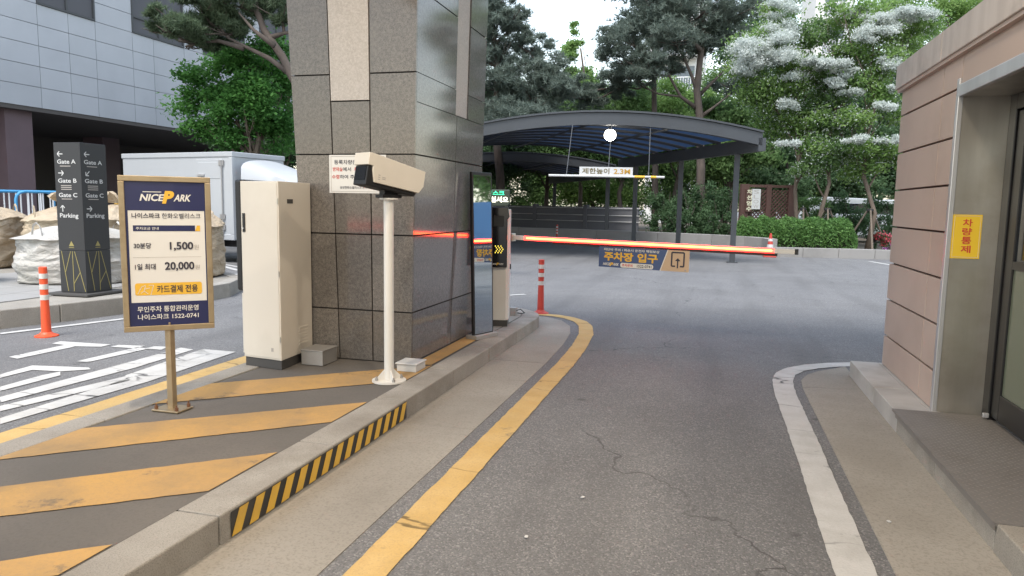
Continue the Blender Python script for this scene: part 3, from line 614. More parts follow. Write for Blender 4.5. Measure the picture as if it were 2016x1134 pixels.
# ------------------------------------------------------------------ mirror stand, barrier gate machine
m0, m1 = px(930, 669, z=K), px(966, 659, z=K)
m0 = Vector((-2.27, 6.83, K)); mdir = Vector((.36, .93, 0)).normalized(); m1 = m0+mdir*.32; mn = mdir.cross(UP)
ms = thing('standing_mirror', 'tall narrow mirror in a thin black frame leaning by the polished pillar side', 'mirror', m0)
hz = 1.68; lean = -mn*.05
base = (m0+m1)/2
def MP(s, z, d): return m0+mdir*(.32*s)+UP*z+lean*(z/hz)+mn*d
mb = MB(); mb.hexa([MP(0, .03, 0), MP(1, .03, 0), MP(1, .03, -.03), MP(0, .03, -.03), MP(0, hz, 0), MP(1, hz, 0), MP(1, hz, -.03), MP(0, hz, -.03)]); obj('frame', mb, 'black_plastic', ms, bevel=.004)
mb = MB(); mb.hexa([MP(.06, .05, .003), MP(.94, .05, .003), MP(.94, .05, .001), MP(.06, .05, .001), MP(.06, hz-.03, .003), MP(.94, hz-.03, .003), MP(.94, hz-.03, .001), MP(.06, hz-.03, .001)]); obj('mirror_glass', mb, 'mirror', ms)
mb = MB(); mb.obox(base+UP*.02-mn*.02, mdir*.18, mn*.07, UP*.02); obj('foot', mb, 'galv', ms, bevel=.004)

g0 = Vector((-2.36, 7.66, K)); gm = thing('barrier_machine', 'slim cream barrier gate cabinet with black arrow display on the island nose', 'barrier gate', g0)
gx = Vector((.97, .22, 0)).normalized(); gy = Vector((-gx.y, gx.x, 0)); gw, gd, gt = .205, .34, 1.31
def G(a_, b_, z): return g0+gx*a_+gy*b_+UP*z
mb = MB(); mb.prism([tuple(G(a_, b_, 0).to_2d()) for a_, b_ in ((.01, .01), (gw-.01, .01), (gw-.01, gd-.01), (.01, gd-.01))], K, K+.07); obj('plinth', mb, 'dark_grey', gm)
mb = MB(); mb.prism([tuple(G(a_, b_, 0).to_2d()) for a_, b_ in ((0, .03), (.03, 0), (gw-.03, 0), (gw, .03), (gw, gd), (0, gd))], K+.07, K+gt); obj('cabinet_body', mb, 'cream_white', gm, bevel=.006)
mb = MB()
for b_, z_ in ((.0, 0),): mb.extr([G(-.015, -.055, .67), G(gw-.02, -.055, .67), G(gw-.02, -.055, 1.2), G(gw-.0, -.055, 1.23), G(gw-.015, -.055, 1.335), G(-.015, -.055, 1.335)], gy*.056)
fp = obj('face_plate', mb, 'display', gm, bevel=.008)
Fg = Frame(G(-.015, -.0555, 1.335), gx, UP, gw+.0, .665)
mb = MB()
for k in range(3):
    for i, j in ((0, 0), (1, 1), (2, 2), (1, 3), (0, 4)):
        a_ = .32+k*.15+i*.055; b_ = .635+j*.027; Fg.quad(mb, a_, b_, a_+.042, b_+.02, .002)
obj('arrow_lights', mb, 'led_yellow', fp)
for tx, q, m_, bo_ in (('NICE', (.14, .93, .42, .957), 'print_white', .02), ('ARK', (.54, .93, .8, .957), 'print_white', .02), ('P', (.42, .922, .54, .968), 'print_yellow', .05)): put(Fg, fp, m_, tx, q, bo_, .3, .002)
mb = MB(); mb.extr([G(.03, -.057, 1.12), G(gw-.06, -.057, 1.12), G(gw-.06, -.057, 1.24), G(.03, -.057, 1.24)], gy*-.006); obj('lens_window', mb, 'black_plastic', fp, bevel=.004)
mb = MB(); mb.obox(G(gw+.006, .2, .66), gx*.008, gy*.012, UP*.03); obj('door_handle', mb, 'black_plastic', gm)
# boom
b0 = Vector((-2.20, 8.05, 1.115)); b1 = Vector((.78, 7.42, 1.085)); bd = (b1-b0).normalized(); bs = bd.cross(UP).normalized(); bl_ = (b1-b0).length; bu = bs.cross(bd)
bm_ = thing('barrier_boom', 'horizontal barrier arm glowing orange across the entry lane', 'barrier arm', b0)
def seg(mb, s0, s1, y0, y1, z0, z1, m=0):
    c = b0+bd*((s0+s1)/2)+bs*((y0+y1)/2)+bu*((z0+z1)/2); return mb.obox(c, bd*(s1-s0)/2, bs*(y1-y0)/2, bu*(z1-z0)/2, m)
seg(g := MB(), -.1, bl_, -.018, .018, -.014, .036); obj('arm_tube', g, 'cream_white', bm_, bevel=.004)
seg(g := MB(), .5, bl_-.16, -.014, .014, -.04, -.0145); obj('rubber_edge', g, 'black_rubber', bm_)
seg(g := MB(), bl_-.0, bl_+.03, -.02, .02, -.016, .038); obj('end_cap', g, 'black_plastic', bm_)
for s_ in (-1, 1):
    seg(g := MB(), .17, bl_-.21, s_*.018, s_*.024, .004, .02); obj('led_strip', g, 'led_core', bm_)
    seg(g := MB(), .14, bl_-.19, s_*.018, s_*.022, .0205, .033); obj('red_strip', g, 'led_red', bm_)
    seg(g := MB(), .14, bl_-.19, s_*.018, s_*.022, -.012, .0035); obj('red_strip', g, 'led_red', bm_)
mb = MB(); mb.obox(b0-bd*.06+UP*.012, bd*.06, bs*.045, UP*.045); obj('pivot_bracket', mb, 'steel', bm_, bevel=.004)
# banner under the boom
nB = -bs if bs.y > 0 else bs
Pb = b0+nB*.03
q = [pp(u, v, Pb, nB) for u, v in ((1180, 487), (1358, 495), (1356, 532), (1180, 527))]
rB = bd; wB = (q[1]-q[0]).dot(rB); hB = ((q[0]-q[3]).length+(q[1]-q[2]).length)/2+.012
Fb = Frame(q[0]+UP*.012, rB, bu, wB, hB)
bn = thing('barrier_banner', 'blue and beige banner reading parking entrance hung under the barrier arm', 'banner', Fb.p(.5, 1))
mb = MB(); mb.extr([Fb.p(0, 1), Fb.p(1, 1), Fb.p(1, 0), Fb.p(0, 0)], -nB*.003); obj('cloth', mb, 'print_white', bn)
mb = MB(); mb.sheet([Fb.p(0, 1, .001), Fb.p(.69, 1, .001), Fb.p(.765, 0, .001), Fb.p(0, 0, .001)]); obj('navy_print', mb, mat('banner_navy', (.05, .085, .2), .6) and 'banner_navy', bn)
mb = MB(); mb.sheet([Fb.p(.7, 1, .001), Fb.p(1, 1, .001), Fb.p(1, 0, .001), Fb.p(.775, 0, .001)]); obj('beige_print', mb, mat('banner_beige', (.5, .36, .24), .6) and 'banner_beige', bn)
for tx, q, m_, bo_, sl_ in (('주차장', (.06, .24, .395, .68), 'print_yellow', .035, 0), ('입구', (.44, .24, .665, .68), 'print_yellow', .035, 0), ('P', (.135, .76, .17, .94), 'print_yellow', .05, .3), ('차단바 주의 / 파손시 운전자 책임보상', (.055, .06, .68, .19), 'print_white', .02, 0),
                            ('NICE', (.055, .78, .135, .91), 'print_white', .03, .3), ('ARK', (.17, .78, .235, .91), 'print_white', .03, .3), ('주차문의', (.27, .79, .39, .93), 'print_red', .02, 0), ('1522-0741', (.44, .79, .6, .93), 'print_ink', .02, 0)): put(Fb, bn, m_, tx, q, bo_, sl_, .004)
rr = []
for cx_, a0 in ((.27, 180), (.6, 0)):
    for k in range(9): t = rad(90-k*22.5 if a0 == 0 else 270-k*22.5); rr.append(Fb.p(cx_+.02*math.cos(t), .86-.115*math.sin(t), .0025))
mb = MB(); mb.sheet(rr); obj('phone_box', mb, 'print_white', bn)
mb = MB()
for p, q_ in (((.815, .1), (.945, .1)), ((.945, .1), (.945, .75)), ((.815, .1), (.815, .75)), ((.815, .75), (.855, .75)), ((.905, .75), (.945, .75))): Fb.line(mb, p, q_, .016, .003)
Fb.line(mb, (.88, .42), (.88, .84), .014, .0035); mb.sheet([Fb.p(.85, .5, .0035), Fb.p(.91, .5, .0035), Fb.p(.88, .36, .0035)]); obj('entrance_symbol', mb, 'print_ink', bn)
mb = MB(); mb.lathe([(.004, 0), (.009, 0), (.009, .002), (.004, .002)], (0, 0, 0), 12); p_ = Fb.p(.965, .92, .002); mb.v = [(p_.x+rB.x*x+nB.x*z, p_.y+rB.y*x+nB.y*z, p_.z+y) for x, y, z in mb.v]; obj('eyelet', mb, 'galv', bn)
# exit lane barrier behind, seen only as the red streak mirrored in the pillar
eb = thing('barrier_boom', 'barrier arm glowing red across the other lane behind the pillar front', 'barrier arm', (-5.0, -3.0, 1.0))
mb = MB(); mb.box((-8.1, -3.02, .98), (-4.8, -2.98, 1.05)); obj('arm_tube', mb, 'cream_white', eb)
mb = MB(); mb.box((-8.0, -2.978, .99), (-5.1, -2.972, 1.03)); obj('led_strip', mb, 'led_red', eb)
mb = MB(); mb.box((-4.8, -3.2, 0), (-4.5, -2.85, 1.15)); obj('cabinet_body', mb, 'cream_white', eb, bevel=.01)
# cable box behind the barrier machine
p_ = px(1010, 622, z=K)
jo = thing('junction_box', 'small grey cable box with a loose black cable behind the barrier machine', 'junction box', (p_.x, p_.y+.05, K))
mb = MB(); mb.box((p_.x-.05, p_.y, K), (p_.x+.03, p_.y+.1, K+.1)); obj('housing', mb, 'galv', jo, bevel=.004)
mb = MB(); mb.tube([(p_.x+.02, p_.y+.05, K+.06), (p_.x+.08, p_.y+.06, K+.08), (p_.x+.12, p_.y+.1, K+.03), (p_.x+.07, p_.y+.16, K+.012), (p_.x-.03, p_.y+.2, K+.012)], .006, 6); obj('cable', mb, 'black_rubber', jo)

# ------------------------------------------------------------------ delineator posts and cone
def delineator(loc, label, body, band, h=.75):
    t = thing('delineator_post', label, 'delineator', loc)
    x, y, z = loc; s = h/.75
    mb = MB(); mb.lathe([(.115, 0), (.115, .012), (.07, .03), (.05, .05)], (x, y, z), 20); obj('foot', mb, body, t)
    mb = MB(); mb.lathe([(.048, .045), (.04, .38*s), (.04, h), (.03, h+.006), (.012, h+.006)], (x, y, z), 20); smooth_by_angle(obj('body', mb, body, t))
    for k in range(3):
        zc = (.40+.115*k)*s; mb = MB(); mb.lathe([(.0425, zc), (.0425, zc+.055*s)], (x, y, z), 20); smooth_by_angle(obj('reflective_band', mb, band, t))
    return t
p = px(1064, 617, z=0); delineator((p.x, p.y, 0), 'red and white flexible post at the rounded island nose', 'red_dark', 'white')
p = px(92, 662, z=0); delineator((p.x, p.y, 0), 'bright orange flexible post with silver bands before the bulk bags', 'orange', 'band_silver')
delineator((-5.9, 28.0, 0), 'small distant red and white post by the grey ramp wall', 'red_dark', 'white')
p = px(1515, 506, z=0); t = thing('traffic_cone', 'red traffic cone with white bands in front of the clipped hedge', 'cone', p)
mb = MB(); mb.box((p.x-.19, p.y-.19, 0), (p.x+.19, p.y+.19, .035)); obj('foot', mb, 'red_dark', t, bevel=.01)
mb = MB(); mb.lathe([(.14, .035), (.03, .74), (.01, .75)], (p.x, p.y, 0), 20); smooth_by_angle(obj('body', mb, 'red_dark', t))
for z0, z1 in ((.3, .4), (.5, .58)):
    f_ = lambda z: .14-(z-.035)/.705*.11+.004
    mb = MB(); mb.lathe([(f_(z0), z0), (f_(z1), z1)], (p.x, p.y, 0), 20); smooth_by_angle(obj('reflective_band', mb, 'white', t))

# ------------------------------------------------------------------ guard booth on the right
BX, BY0, BY1, BT = 1.52, 5.42, 7.0, 2.54
gb = thing('guard_booth', 'guard booth clad in pinkish brown panels with pale metal cornice and steel doorway', 'booth', (BX, BY1, K))
mb = MB(); mb.box((BX+.03, BY0+.05, K), (4.6, BY1-.03, BT)); obj('core', mb, 'panel_joint', gb)
mb = MB(); mb.box((1.9, -2.0, K), (4.6, BY0+.05, BT)); obj('core', mb, 'panel_joint', gb)
zs = [.14, .41, .73, 1.05, 1.365, 1.68, 1.995, 2.31, BT]; gp = .0075
for z0, z1 in zip(zs[:-1], zs[1:]):
    for y0, y1 in ((BY0+.05, 5.82), (5.82, BY1)):
        mb = MB(); mb.box((BX, y0+gp*.6*(y0 > 5.6), z0+gp), (BX+.035, y1-gp*.6*(y1 < 6), z1-gp)); obj('wall_panel', mb, 'panel_brown', gb, bevel=.002)
    for x0, x1 in ((BX+.036, 2.5), (2.5, 3.5), (3.5, 4.6)):
        mb = MB(); mb.box((x0+gp, BY1-.036, z0+gp), (x1-gp, BY1-.001, z1-gp)); obj('wall_panel', mb, 'panel_brown', gb, bevel=.002)
for y0, y1 in ((2.35, 3.9), (3.9, 5.418),):   # panels above the doorway
    mb = MB(); mb.box((BX, y0+gp, 2.33), (BX+.3, y1-gp, BT)); obj('wall_panel', mb, 'panel_brown', gb, bevel=.002)
mb = MB(); mb.box((BX, 5.4185, 2.37), (BX+.3, 5.4685, BT)); obj('wall_panel', mb, 'panel_brown', gb)
for y0, y1 in ((1.5, 2.9), (2.9, 4.35), (4.35, 5.75), (5.75, BY1+.05)):
    mb = MB(); mb.box((BX-.05, y0+.003, BT), (4.7, y1-.003, BT+.2)); obj('cornice_panel', mb, 'cornice', gb, bevel=.005)
mb = MB(); mb.box((BX-.035, 1.5, BT-.025), (4.65, BY1+.03, BT+.001)); obj('drip_trim', mb, 'panel_brown', gb)
# stainless doorway: edge strip, reveal, lintel
mb = MB(); mb.box((BX-.012, BY0-.0, K), (BX+.02, BY0+.048, 2.37)); obj('jamb_edge', mb, 'steel_bright', gb, bevel=.004)
mb = MB(); mb.box((BX+.02, BY0+.003, K), (1.86, BY0+.048, 2.25)); obj('jamb_reveal', mb, 'steel', gb)
mb = MB(); mb.box((BX-.012, 2.3, 2.25), (BX+.02, BY0-.001, 2.328)); obj('lintel_edge', mb, 'steel_bright', gb, bevel=.004)
mb = MB(); mb.box((BX+.021, 2.3, 2.25), (1.86, BY0+.002, 2.27)); obj('lintel_soffit', mb, 'steel', gb)
DX = 1.81
dr = MB(); dr.box((DX, 5.31, K), (DX+.06, BY0+.002, 2.25)); dr.box((DX, 3.0, 2.15), (DX+.06, 5.309, 2.25)); obj('door_frame', dr, 'door_black', gb, bevel=.004)
dl = MB(); dl.box((DX+.012, 5.18, K+.03), (DX+.05, 5.3, 2.14)); dl.box((DX+.012, 4.3, K+.03), (DX+.05, 5.179, K+.2)); dl.box((DX+.012, 4.3, 2.02), (DX+.05, 5.179, 2.14)); dl.box((DX+.012, 4.3, K+.201), (DX+.05, 4.4, 2.019)); dlo = obj('door_leaf', dl, 'door_black', gb, bevel=.004)
mb = MB(); mb.box((DX+.024, 4.401, K+.201), (DX+.034, 5.179, 1.15)); obj('door_glass', mb, 'door_glass', dlo)
mb = MB(); mb.box((DX+.024, 4.401, 1.2), (DX+.034, 5.179, 2.019)); obj('door_glass', mb, 'window_dark', dlo)
mb = MB(); mb.box((DX+.012, 4.401, 1.15), (DX+.05, 5.179, 1.2)); obj('door_rail', mb, 'door_black', dlo)
mb = MB(); mb.box((DX+.012, 3.0, K+.03), (DX+.04, 4.298, 2.14)); obj('side_panel', mb, 'door_black', gb)
mb = MB(); mb.box((DX-.035, 5.285, K+.02), (DX+.0, 5.31, K+.05)); obj('door_stop', mb, 'steel_bright', gb, bevel=.004)
# yellow sign on the reveal
Pr = Vector((0, BY0, 0)); a = pp(1874, 422, Pr, nF); b = pp(1928, 510, Pr, nF)
Fy = Frame((a.x+.008, BY0, a.z), (1, 0, 0), UP, b.x-a.x-.012, a.z-b.z)
ys_ = thing('yellow_door_sign', 'small yellow sign with red vertical lettering on the steel door jamb', 'sign', Fy.p(.5, 1))
mb = MB(); mb.extr([Fy.p(0, 1, .002), Fy.p(1, 1, .002), Fy.p(1, 0, .002), Fy.p(0, 0, .002)], (0, -.004, 0)); obj('plate', mb, mat('sign_yellow', (.74, .5, .03), .45) and 'sign_yellow', ys_)
mb = MB()
for i, ch in enumerate('차량통제'): Fy.text(mb, ch, .34, .1+.2*i, .68, .27+.2*i, .008, .02)
obj('lettering', mb, 'print_red', ys_)
mb = MB()
for q in ((.05, .03, .95, .036), (.05, .964, .95, .97), (.05, .03, .06, .97), (.94, .03, .95, .97)): Fy.quad(mb, *q, .008)
obj('border', mb, 'print_white', ys_)
# plinth kerb and chequer plate step
plz = thing('booth_plinth', 'raised concrete plinth with granite edging carrying the guard booth', 'plinth', (1.3, 3, 0))
mb = MB(); mb.box((1.45, -3, -.1), (4.7, 7.05, K-.003)); obj('slab', mb, 'kerb_pale', plz)
yk = [-2.5, -1.3, -.1, 1.15, 2.35, 3.52, 4.42, 5.3, 6.05, 7.06]
for a_, b_ in zip(yk[:-1], yk[1:]):
    g = MB(); g.box((1.27, a_+.003, -.08), (1.50, b_-.003, K+(.0 if not 3.5 < a_ < 5.2 else -.012)+rnd.uniform(-.001, .001))); obj('kerb_stone', g, 'kerb_pale' if a_ > 5 else 'kerb', plz, bevel=.006)
mb = MB(); mb.box((1.502, 5.3, K-.01), (1.56, 7.05, K+.001)); obj('edge_slab', mb, 'kerb_pale', plz)
st = thing('step_plate', 'worn chequered steel step plate before the booth door', 'step', (1.26, 3.52, K))
mb = MB(); mb.box((1.258, 3.5, K-.011), (1.84, 5.40, K+.004)); mb.box((1.258, 3.5, K-.03), (1.263, 5.3, K-.011)); obj('plate', mb, 'checker', st)
mb = MB(); row = 0
x_ = 1.285
while x_ < 1.83:
    y_ = 3.52+(row % 2)*.022
    while y_ < 5.39:
        s_ = 1 if (row+int(round((y_-3.5)/.044))) % 2 else -1
        dx, dy = .009, .009*s_
        wx, wy = .0025*s_, -.0025
        mb.add([(x_-dx, y_-dy, K+.004), (x_+wx, y_+wy, K+.0042), (x_+dx, y_+dy, K+.004), (x_-wx, y_-wy, K+.0042), (x_, y_, K+.0055)], [(0, 1, 4), (1, 2, 4), (2, 3, 4), (3, 0, 4)])
        y_ += .044
    x_ += .024; row += 1
obj('raised_lugs', mb, 'checker_lug', st, kind='stuff')

# ------------------------------------------------------------------ left pavement, bulk bags, guide post
PZ = .22
k0 = [px(u, v, z=0) for u, v in ((-260, 683), (0, 648), (120, 634), (245, 618))]
kp = [(k0[0].x, k0[0].y), (k0[1].x, k0[1].y), (k0[2].x, k0[2].y), (k0[3].x, k0[3].y), (-7.15, 8.6), (-7.2, 9.6), (-7.6, 10.5), (-8.4, 11.1), (-10, 11.3), (-14, 11.3)]
mb = MB(); mb.prism([(x-.1, y) for x, y in kp]+[(-19.0, 11.25), (-19.0, 1.0), (-9.5, 1.0)], -.1, PZ-.012); pav = obj('pavement', mb, 'concrete', kind='structure')
def kerb_path(pts, wd, h, parent, mt='kerb', step=1.0, name='kerb_stone', z0=-.08):
    segs = []
    for i in range(len(pts)-1):
        a, b = Vector(pts[i]), Vector(pts[i+1]); n = max(1, round((b-a).length/step))
        for k in range(n): segs.append((a.lerp(b, k/n), a.lerp(b, (k+1)/n)))
    for a, b in segs:
        t = (b-a).normalized(); nn = Vector((-t.y, t.x)); a2, b2 = a+t*.004, b-t*.004
        g = MB(); g.prism([tuple(a2), tuple(b2), tuple(b2+nn*wd), tuple(a2+nn*wd)], z0, h+rnd.uniform(-.003, .003)); obj(name, g, mt, parent, bevel=.012)
kerb_path(kp, .2, PZ, pav, 'kerb', 1.1)
for i in range(9):
    for j in range(7):
        x, y = -11.4+i*.62, 6.2+j*.62
        xe = -7.45 if y > 8 else -7.9+(y-6.2)*.25
        if x+.6 < xe-.28 and y < 10: mb = MB(); mb.box((x+.004, y+.004, PZ-.03), (x+.616, y+.616, PZ+rnd.uniform(-.002, .002))); obj('paving_slab', mb, 'paver', pav)
# guide post
gn = px(172, 582, z=PZ); gpo = thing('wayfinding_post', 'dark square wayfinding pillar with white gate arrows and gold lines', 'sign', gn)
hw_ = .41; dl_ = Vector((-.60, .80, 0)).normalized(); dr_ = Vector((.80, .60, 0)).normalized()
# rotate so both faces show equally from the lane
los = Vector((gn.x, gn.y, 0)).normalized(); prp = Vector((los.y, -los.x, 0)); dr_ = (prp*.72+los*.69).normalized(); dl_ = (-prp*.72+los*.69).normalized()
zt = px(165, 283, depth=(gn-CAMP).dot(FW)).z; gh = zt-PZ-.03
mb = MB(); c_ = gn+(dr_+dl_)*hw_/2
ph = .03
mb.obox(c_+UP*ph/2, dr_*(hw_/2+.12), dl_*(hw_/2+.12), UP*ph/2); obj('base_plate', mb, 'dark_grey', gpo, bevel=.004)
zj = PZ+ph+gh*.285
mb = MB(); mb.obox(Vector((c_.x, c_.y, (PZ+ph+zj)/2)), dr_*hw_/2, dl_*hw_/2, UP*((zj-PZ-ph)/2-.003)); obj('lower_case', mb, 'post_left', gpo, bevel=.004)
mb = MB(); mb.obox(Vector((c_.x, c_.y, (zt+zj)/2)), dr_*hw_/2, dl_*hw_/2, UP*((zt-zj)/2)); obj('upper_case', mb, 'post_left', gpo, bevel=.004)
for side, o_, r_ in ((0, gn+dl_*hw_, -dl_), (1, gn, dr_)):
    Fq = Frame(Vector((o_.x, o_.y, zt)), r_, UP, hw_, gh)
    arrows = [('l', .075), ('r' if side == 0 else 'd', .2), ('u' if side == 0 else 'r', .435)]
    for nm, b_ in (('Gate A', .125), ('Gate B', .25), ('Gate C', .345), ('Parking', .48)):
        mb = MB(); Fq.text(mb, nm, .12, b_-.014, .82, b_+.014+(.01 if nm == 'Parking' else 0), .003, .015); obj('lettering', mb, 'white', gpo)
    for b_ in (.155, .283, .295, .308, .372):
        mb = MB(); Fq.quad(mb, .22, b_-.003, .62, b_+.002, .003); obj('small_print', mb, 'print_grey', gpo)
    for kind, b_ in arrows:
        mb = MB(); cx_, cy_ = .24, b_; s_ = hw_/gh
        dv = {'l': (-1, 0), 'r': (1, 0), 'u': (0, -1), 'd': (-.7, .7)}[kind]; pv = (-dv[1], dv[0]); L_ = .1
        T = lambda a_, p_: (cx_+(dv[0]*a_+pv[0]*p_), cy_+(dv[1]*a_+pv[1]*p_)*s_)
        Fq.line(mb, T(-L_, 0), T(L_, 0), .012); Fq.line(mb, T(L_, 0), T(.02, .08), .012, .0032); Fq.line(mb, T(L_, 0), T(.02, -.08), .012, .0034); obj('arrow', mb, 'white', gpo)
    for p, q in (((.1, .72), (.3, .99)), ((.45, .72), (.22, .86)), ((.52, .72), (.52, .99)), ((.6, .72), (.95, .99)), ((.52, .94), (.78, .86))):
        mb = MB(); Fq.line(mb, p, q, .01, .003); obj('gold_line', mb, 'post_line', gpo)
    mb = MB(); mb.sheet([Fq.p(.4, .685, .003), Fq.p(.6, .685, .003), Fq.p(.5, .65, .003)]); Fq.quad(mb, .4, .693, .6, .697, .003); obj('emblem', mb, 'post_line', gpo)

from mathutils import noise as mnoise
def bag(name, label, c, rx, ry, h, mt, seed, rot=0, tuft=True, group='bulk bags on the pavement'):
    r_ = random.Random(seed); t = thing(name, label, 'bulk bag', c, group); n, m_ = 88, 50; mb = MB(); vs = []; fs = []
    ph_ = [r_.uniform(0, 6.28) for _ in range(12)]; so_ = Vector((seed*7.3, seed*3.1, 0))
    for j in range(m_+1):
        s_ = j/m_
        if s_ < .62: z = h*.8*(s_/.62); k = 1-.07*abs(s_/.62-.4)*2-(.1 if s_ < .02 else 0)
        else: q = (s_-.62)/.38; z = h*(.8+.2*math.sin(q*math.pi/2)**1.2); k = max(.07, 1-q**1.25*.95)
        for i in range(n):
            a = 2*math.pi*i/n; ca, sa = math.cos(a), math.sin(a)
            e = 1/max(1e-6, (abs(ca)**2.8+abs(sa)**2.8)**(1/2.8))
            q3 = Vector((ca*1.3, sa*1.3, z*2.6/max(h, .1)))+so_
            rg = 1-abs(mnoise.noise(q3*1.6)); rg2 = 1-abs(mnoise.noise(Vector((q3.x*3, q3.y*3, q3.z*5)))); pl = max(0, (s_-.5)/.5)
            w_ = 1+.12*(rg-.75)+.07*(rg2-.75)+.05*math.sin(4*a+ph_[0])*.5+pl*.12*math.sin(13*a+ph_[1]+2*math.sin(3*a))*(1-pl*.4)
            x, y = rx*e*k*w_*ca, ry*e*k*w_*sa; zz = max(0, z*(1+.05*math.sin(2*a+ph_[5])*s_)+h*.05*(rg-.7)*s_+.04*h*mnoise.noise(q3*2.2)*(s_ > .3))
            vs.append((c[0]+x*math.cos(rot)-y*math.sin(rot), c[1]+x*math.sin(rot)+y*math.cos(rot), c[2]+zz))
    for j in range(m_):
        for i in range(n): fs.append((j*n+i, j*n+(i+1) % n, (j+1)*n+(i+1) % n, (j+1)*n+i))
    fs.append(tuple(range(m_*n, (m_+1)*n))); fs.append(tuple(range(n))[::-1]); mb.add(vs, fs); obj('sack', mb, mt, t, smooth=True)
    for k in range(2):   # lifting loops
        a = rot+k*math.pi+.8; d_ = Vector((math.cos(a), math.sin(a), 0)); p_ = Vector(c)+d_*rx*.72+UP*h*.84; tt_ = Vector((-d_.y, d_.x, 0)); pts = [p_-tt_*.16-UP*.05, p_-tt_*.1+UP*.14, p_+UP*.19, p_+tt_*.1+UP*.13, p_+tt_*.17-UP*.05]
        mb = MB()
        for u_, v_ in zip(pts[:-1], pts[1:]): mb.hexa([u_-d_*.003, v_-d_*.003, v_+d_*.003, u_+d_*.003]+[q_+UP*.02+d_*.02 for q_ in (u_-d_*.003, v_-d_*.003, v_+d_*.003, u_+d_*.003)])
        obj('lifting_loop', mb, mt, t)
    if tuft:
        mb = MB(); vs = []; fs = []; n = 26; lx, ly = r_.uniform(-.1, .1), r_.uniform(-.1, .1)
        for j in range(5):
            for i in range(n):
                a = 2*math.pi*i/n; rr_ = (.16, .08, .045, .12, .2)[j]*(1+.35*math.sin(6*a+ph_[7])*(j in (0, 3, 4))); hz_ = (-.02, .05, .09, .17, .22)[j]
                vs.append((c[0]+rr_*math.cos(a)+lx*hz_*4, c[1]+rr_*math.sin(a)+ly*hz_*4, c[2]+h*.98+hz_*(1+.4*math.sin(3*a+ph_[8])*(j >= 3))))
        for j in range(4):
            for i in range(n): fs.append((j*n+i, j*n+(i+1) % n, (j+1)*n+(i+1) % n, (j+1)*n+i))
        mb.add(vs, fs); obj('gathered_neck', mb, mt, t, smooth=True)
        pts = [(c[0]+.06*math.cos(a)+lx*.3, c[1]+.06*math.sin(a)+ly*.3, c[2]+h*.98+.08) for a in [2*math.pi*i/10 for i in range(11)]]
        mb = MB(); mb.tube(pts, .012, 6); obj('tie_cord', mb, 'print_yellow', t)
    return t
pb = px(120, 562, z=PZ)
bag('bulk_bag', 'biggest greyish white bulk bag tied with yellow cord behind the orange post', (pb.x-.25, pb.y+.6, PZ), .82, .66, .84, 'bag_white', 1, .5)
bag('bulk_bag', 'pale blue plastic bag beside the big greyish white bag', (pb.x-1.75, pb.y-.55, PZ), .6, .6, .95, 'blue_bag', 2, .2, False)
bag('bulk_bag', 'beige bulk bag just behind the wayfinding pillar', (-8.55, 10.3, PZ), .58, .55, 1.08, 'bag_beige', 3, .4, False)
bag('bulk_bag', 'beige bulk bag with peaked top behind the big greyish white bag', (-11.3, 10.6, PZ), .75, .7, 1.1, 'bag_beige', 4, .1, True)
bag('bulk_bag', 'cream bulk bag with a crumpled neck in front of the cardboard pile', (-10.15, 10.55, PZ), .62, .6, 1.12, 'bag_beige', 5, .8, True)
bag('bulk_bag', 'dull beige bulk bag nearest the blue barriers', (-13.0, 10.2, PZ), .8, .75, 1.12, 'bag_beige', 6, .3, True)
# cardboard pile on the bags' far side
for i in range(9):
    x, y, z = -12.6+rnd.uniform(-.2, .2), 13.3+rnd.uniform(-.2, .2), .0
    mb = MB(); a = rnd.uniform(-.5, .5); zc = .35+.105*i
    mb.obox((x, y, zc), Vector((math.cos(a), math.sin(a), rnd.uniform(-.06, .06)))*rnd.uniform(.5, .8), Vector((-math.sin(a), math.cos(a), rnd.uniform(-.06, .06)))*.45, Vector((0, 0, .045)))
    if i == 0: cpile = thing('cardboard_pile', 'heap of flattened cardboard and a blue sheet behind the bulk bags', 'cardboard', (x, y, 0))
    obj('cardboard_sheet', mb, 'blue_paint' if i == 7 else 'cardboard', cpile)
mb = MB(); mb.box((-13.3, 12.9, 0), (-11.9, 13.8, .31)); obj('pallet', mb, 'wood_brown', cpile)
# blue tubular crowd barriers
def barrier(c, rz, label):
    t = thing('crowd_barrier', label, 'barrier', c, 'blue crowd barriers'); d = Vector((math.cos(rz), math.sin(rz), 0)); c = Vector(c); W2, Hh, r = .9, 1.62, .19
    pts = [c-d*W2+UP*.25, c-d*W2+UP*(Hh-r)]+[c-d*(W2-r)+(-d*math.cos(a)+UP*math.sin(a))*r+UP*(Hh-r) for a in (.5, 1.0)]+[c-d*(W2-r)+UP*Hh, c+d*(W2-r)+UP*Hh]+[c+d*(W2-r)+(d*math.cos(a)+UP*math.sin(a))*r+UP*(Hh-r) for a in (1.0, .5)]+[c+d*W2+UP*(Hh-r), c+d*W2+UP*.25]
    mb = MB(); mb.tube(pts+[pts[0]], .035, 8); obj('frame', mb, 'blue_paint', t, smooth=True)
    for k in range(6):
        p = c+d*(-W2+(k+1)*2*W2/7); mb = MB(); mb.tube([p+UP*.27, p+UP*Hh], .017, 6); obj('bar', mb, 'rail_white', t)
    for s in (-1, 1):
        p = c+d*s*W2*.8; nn = Vector((-d.y, d.x, 0)); mb = MB(); mb.tube([p+nn*.3, p+nn*.2+UP*.05, p+UP*.26, p-nn*.2+UP*.05, p-nn*.3], .02, 6); obj('leg', mb, 'blue_paint', t)
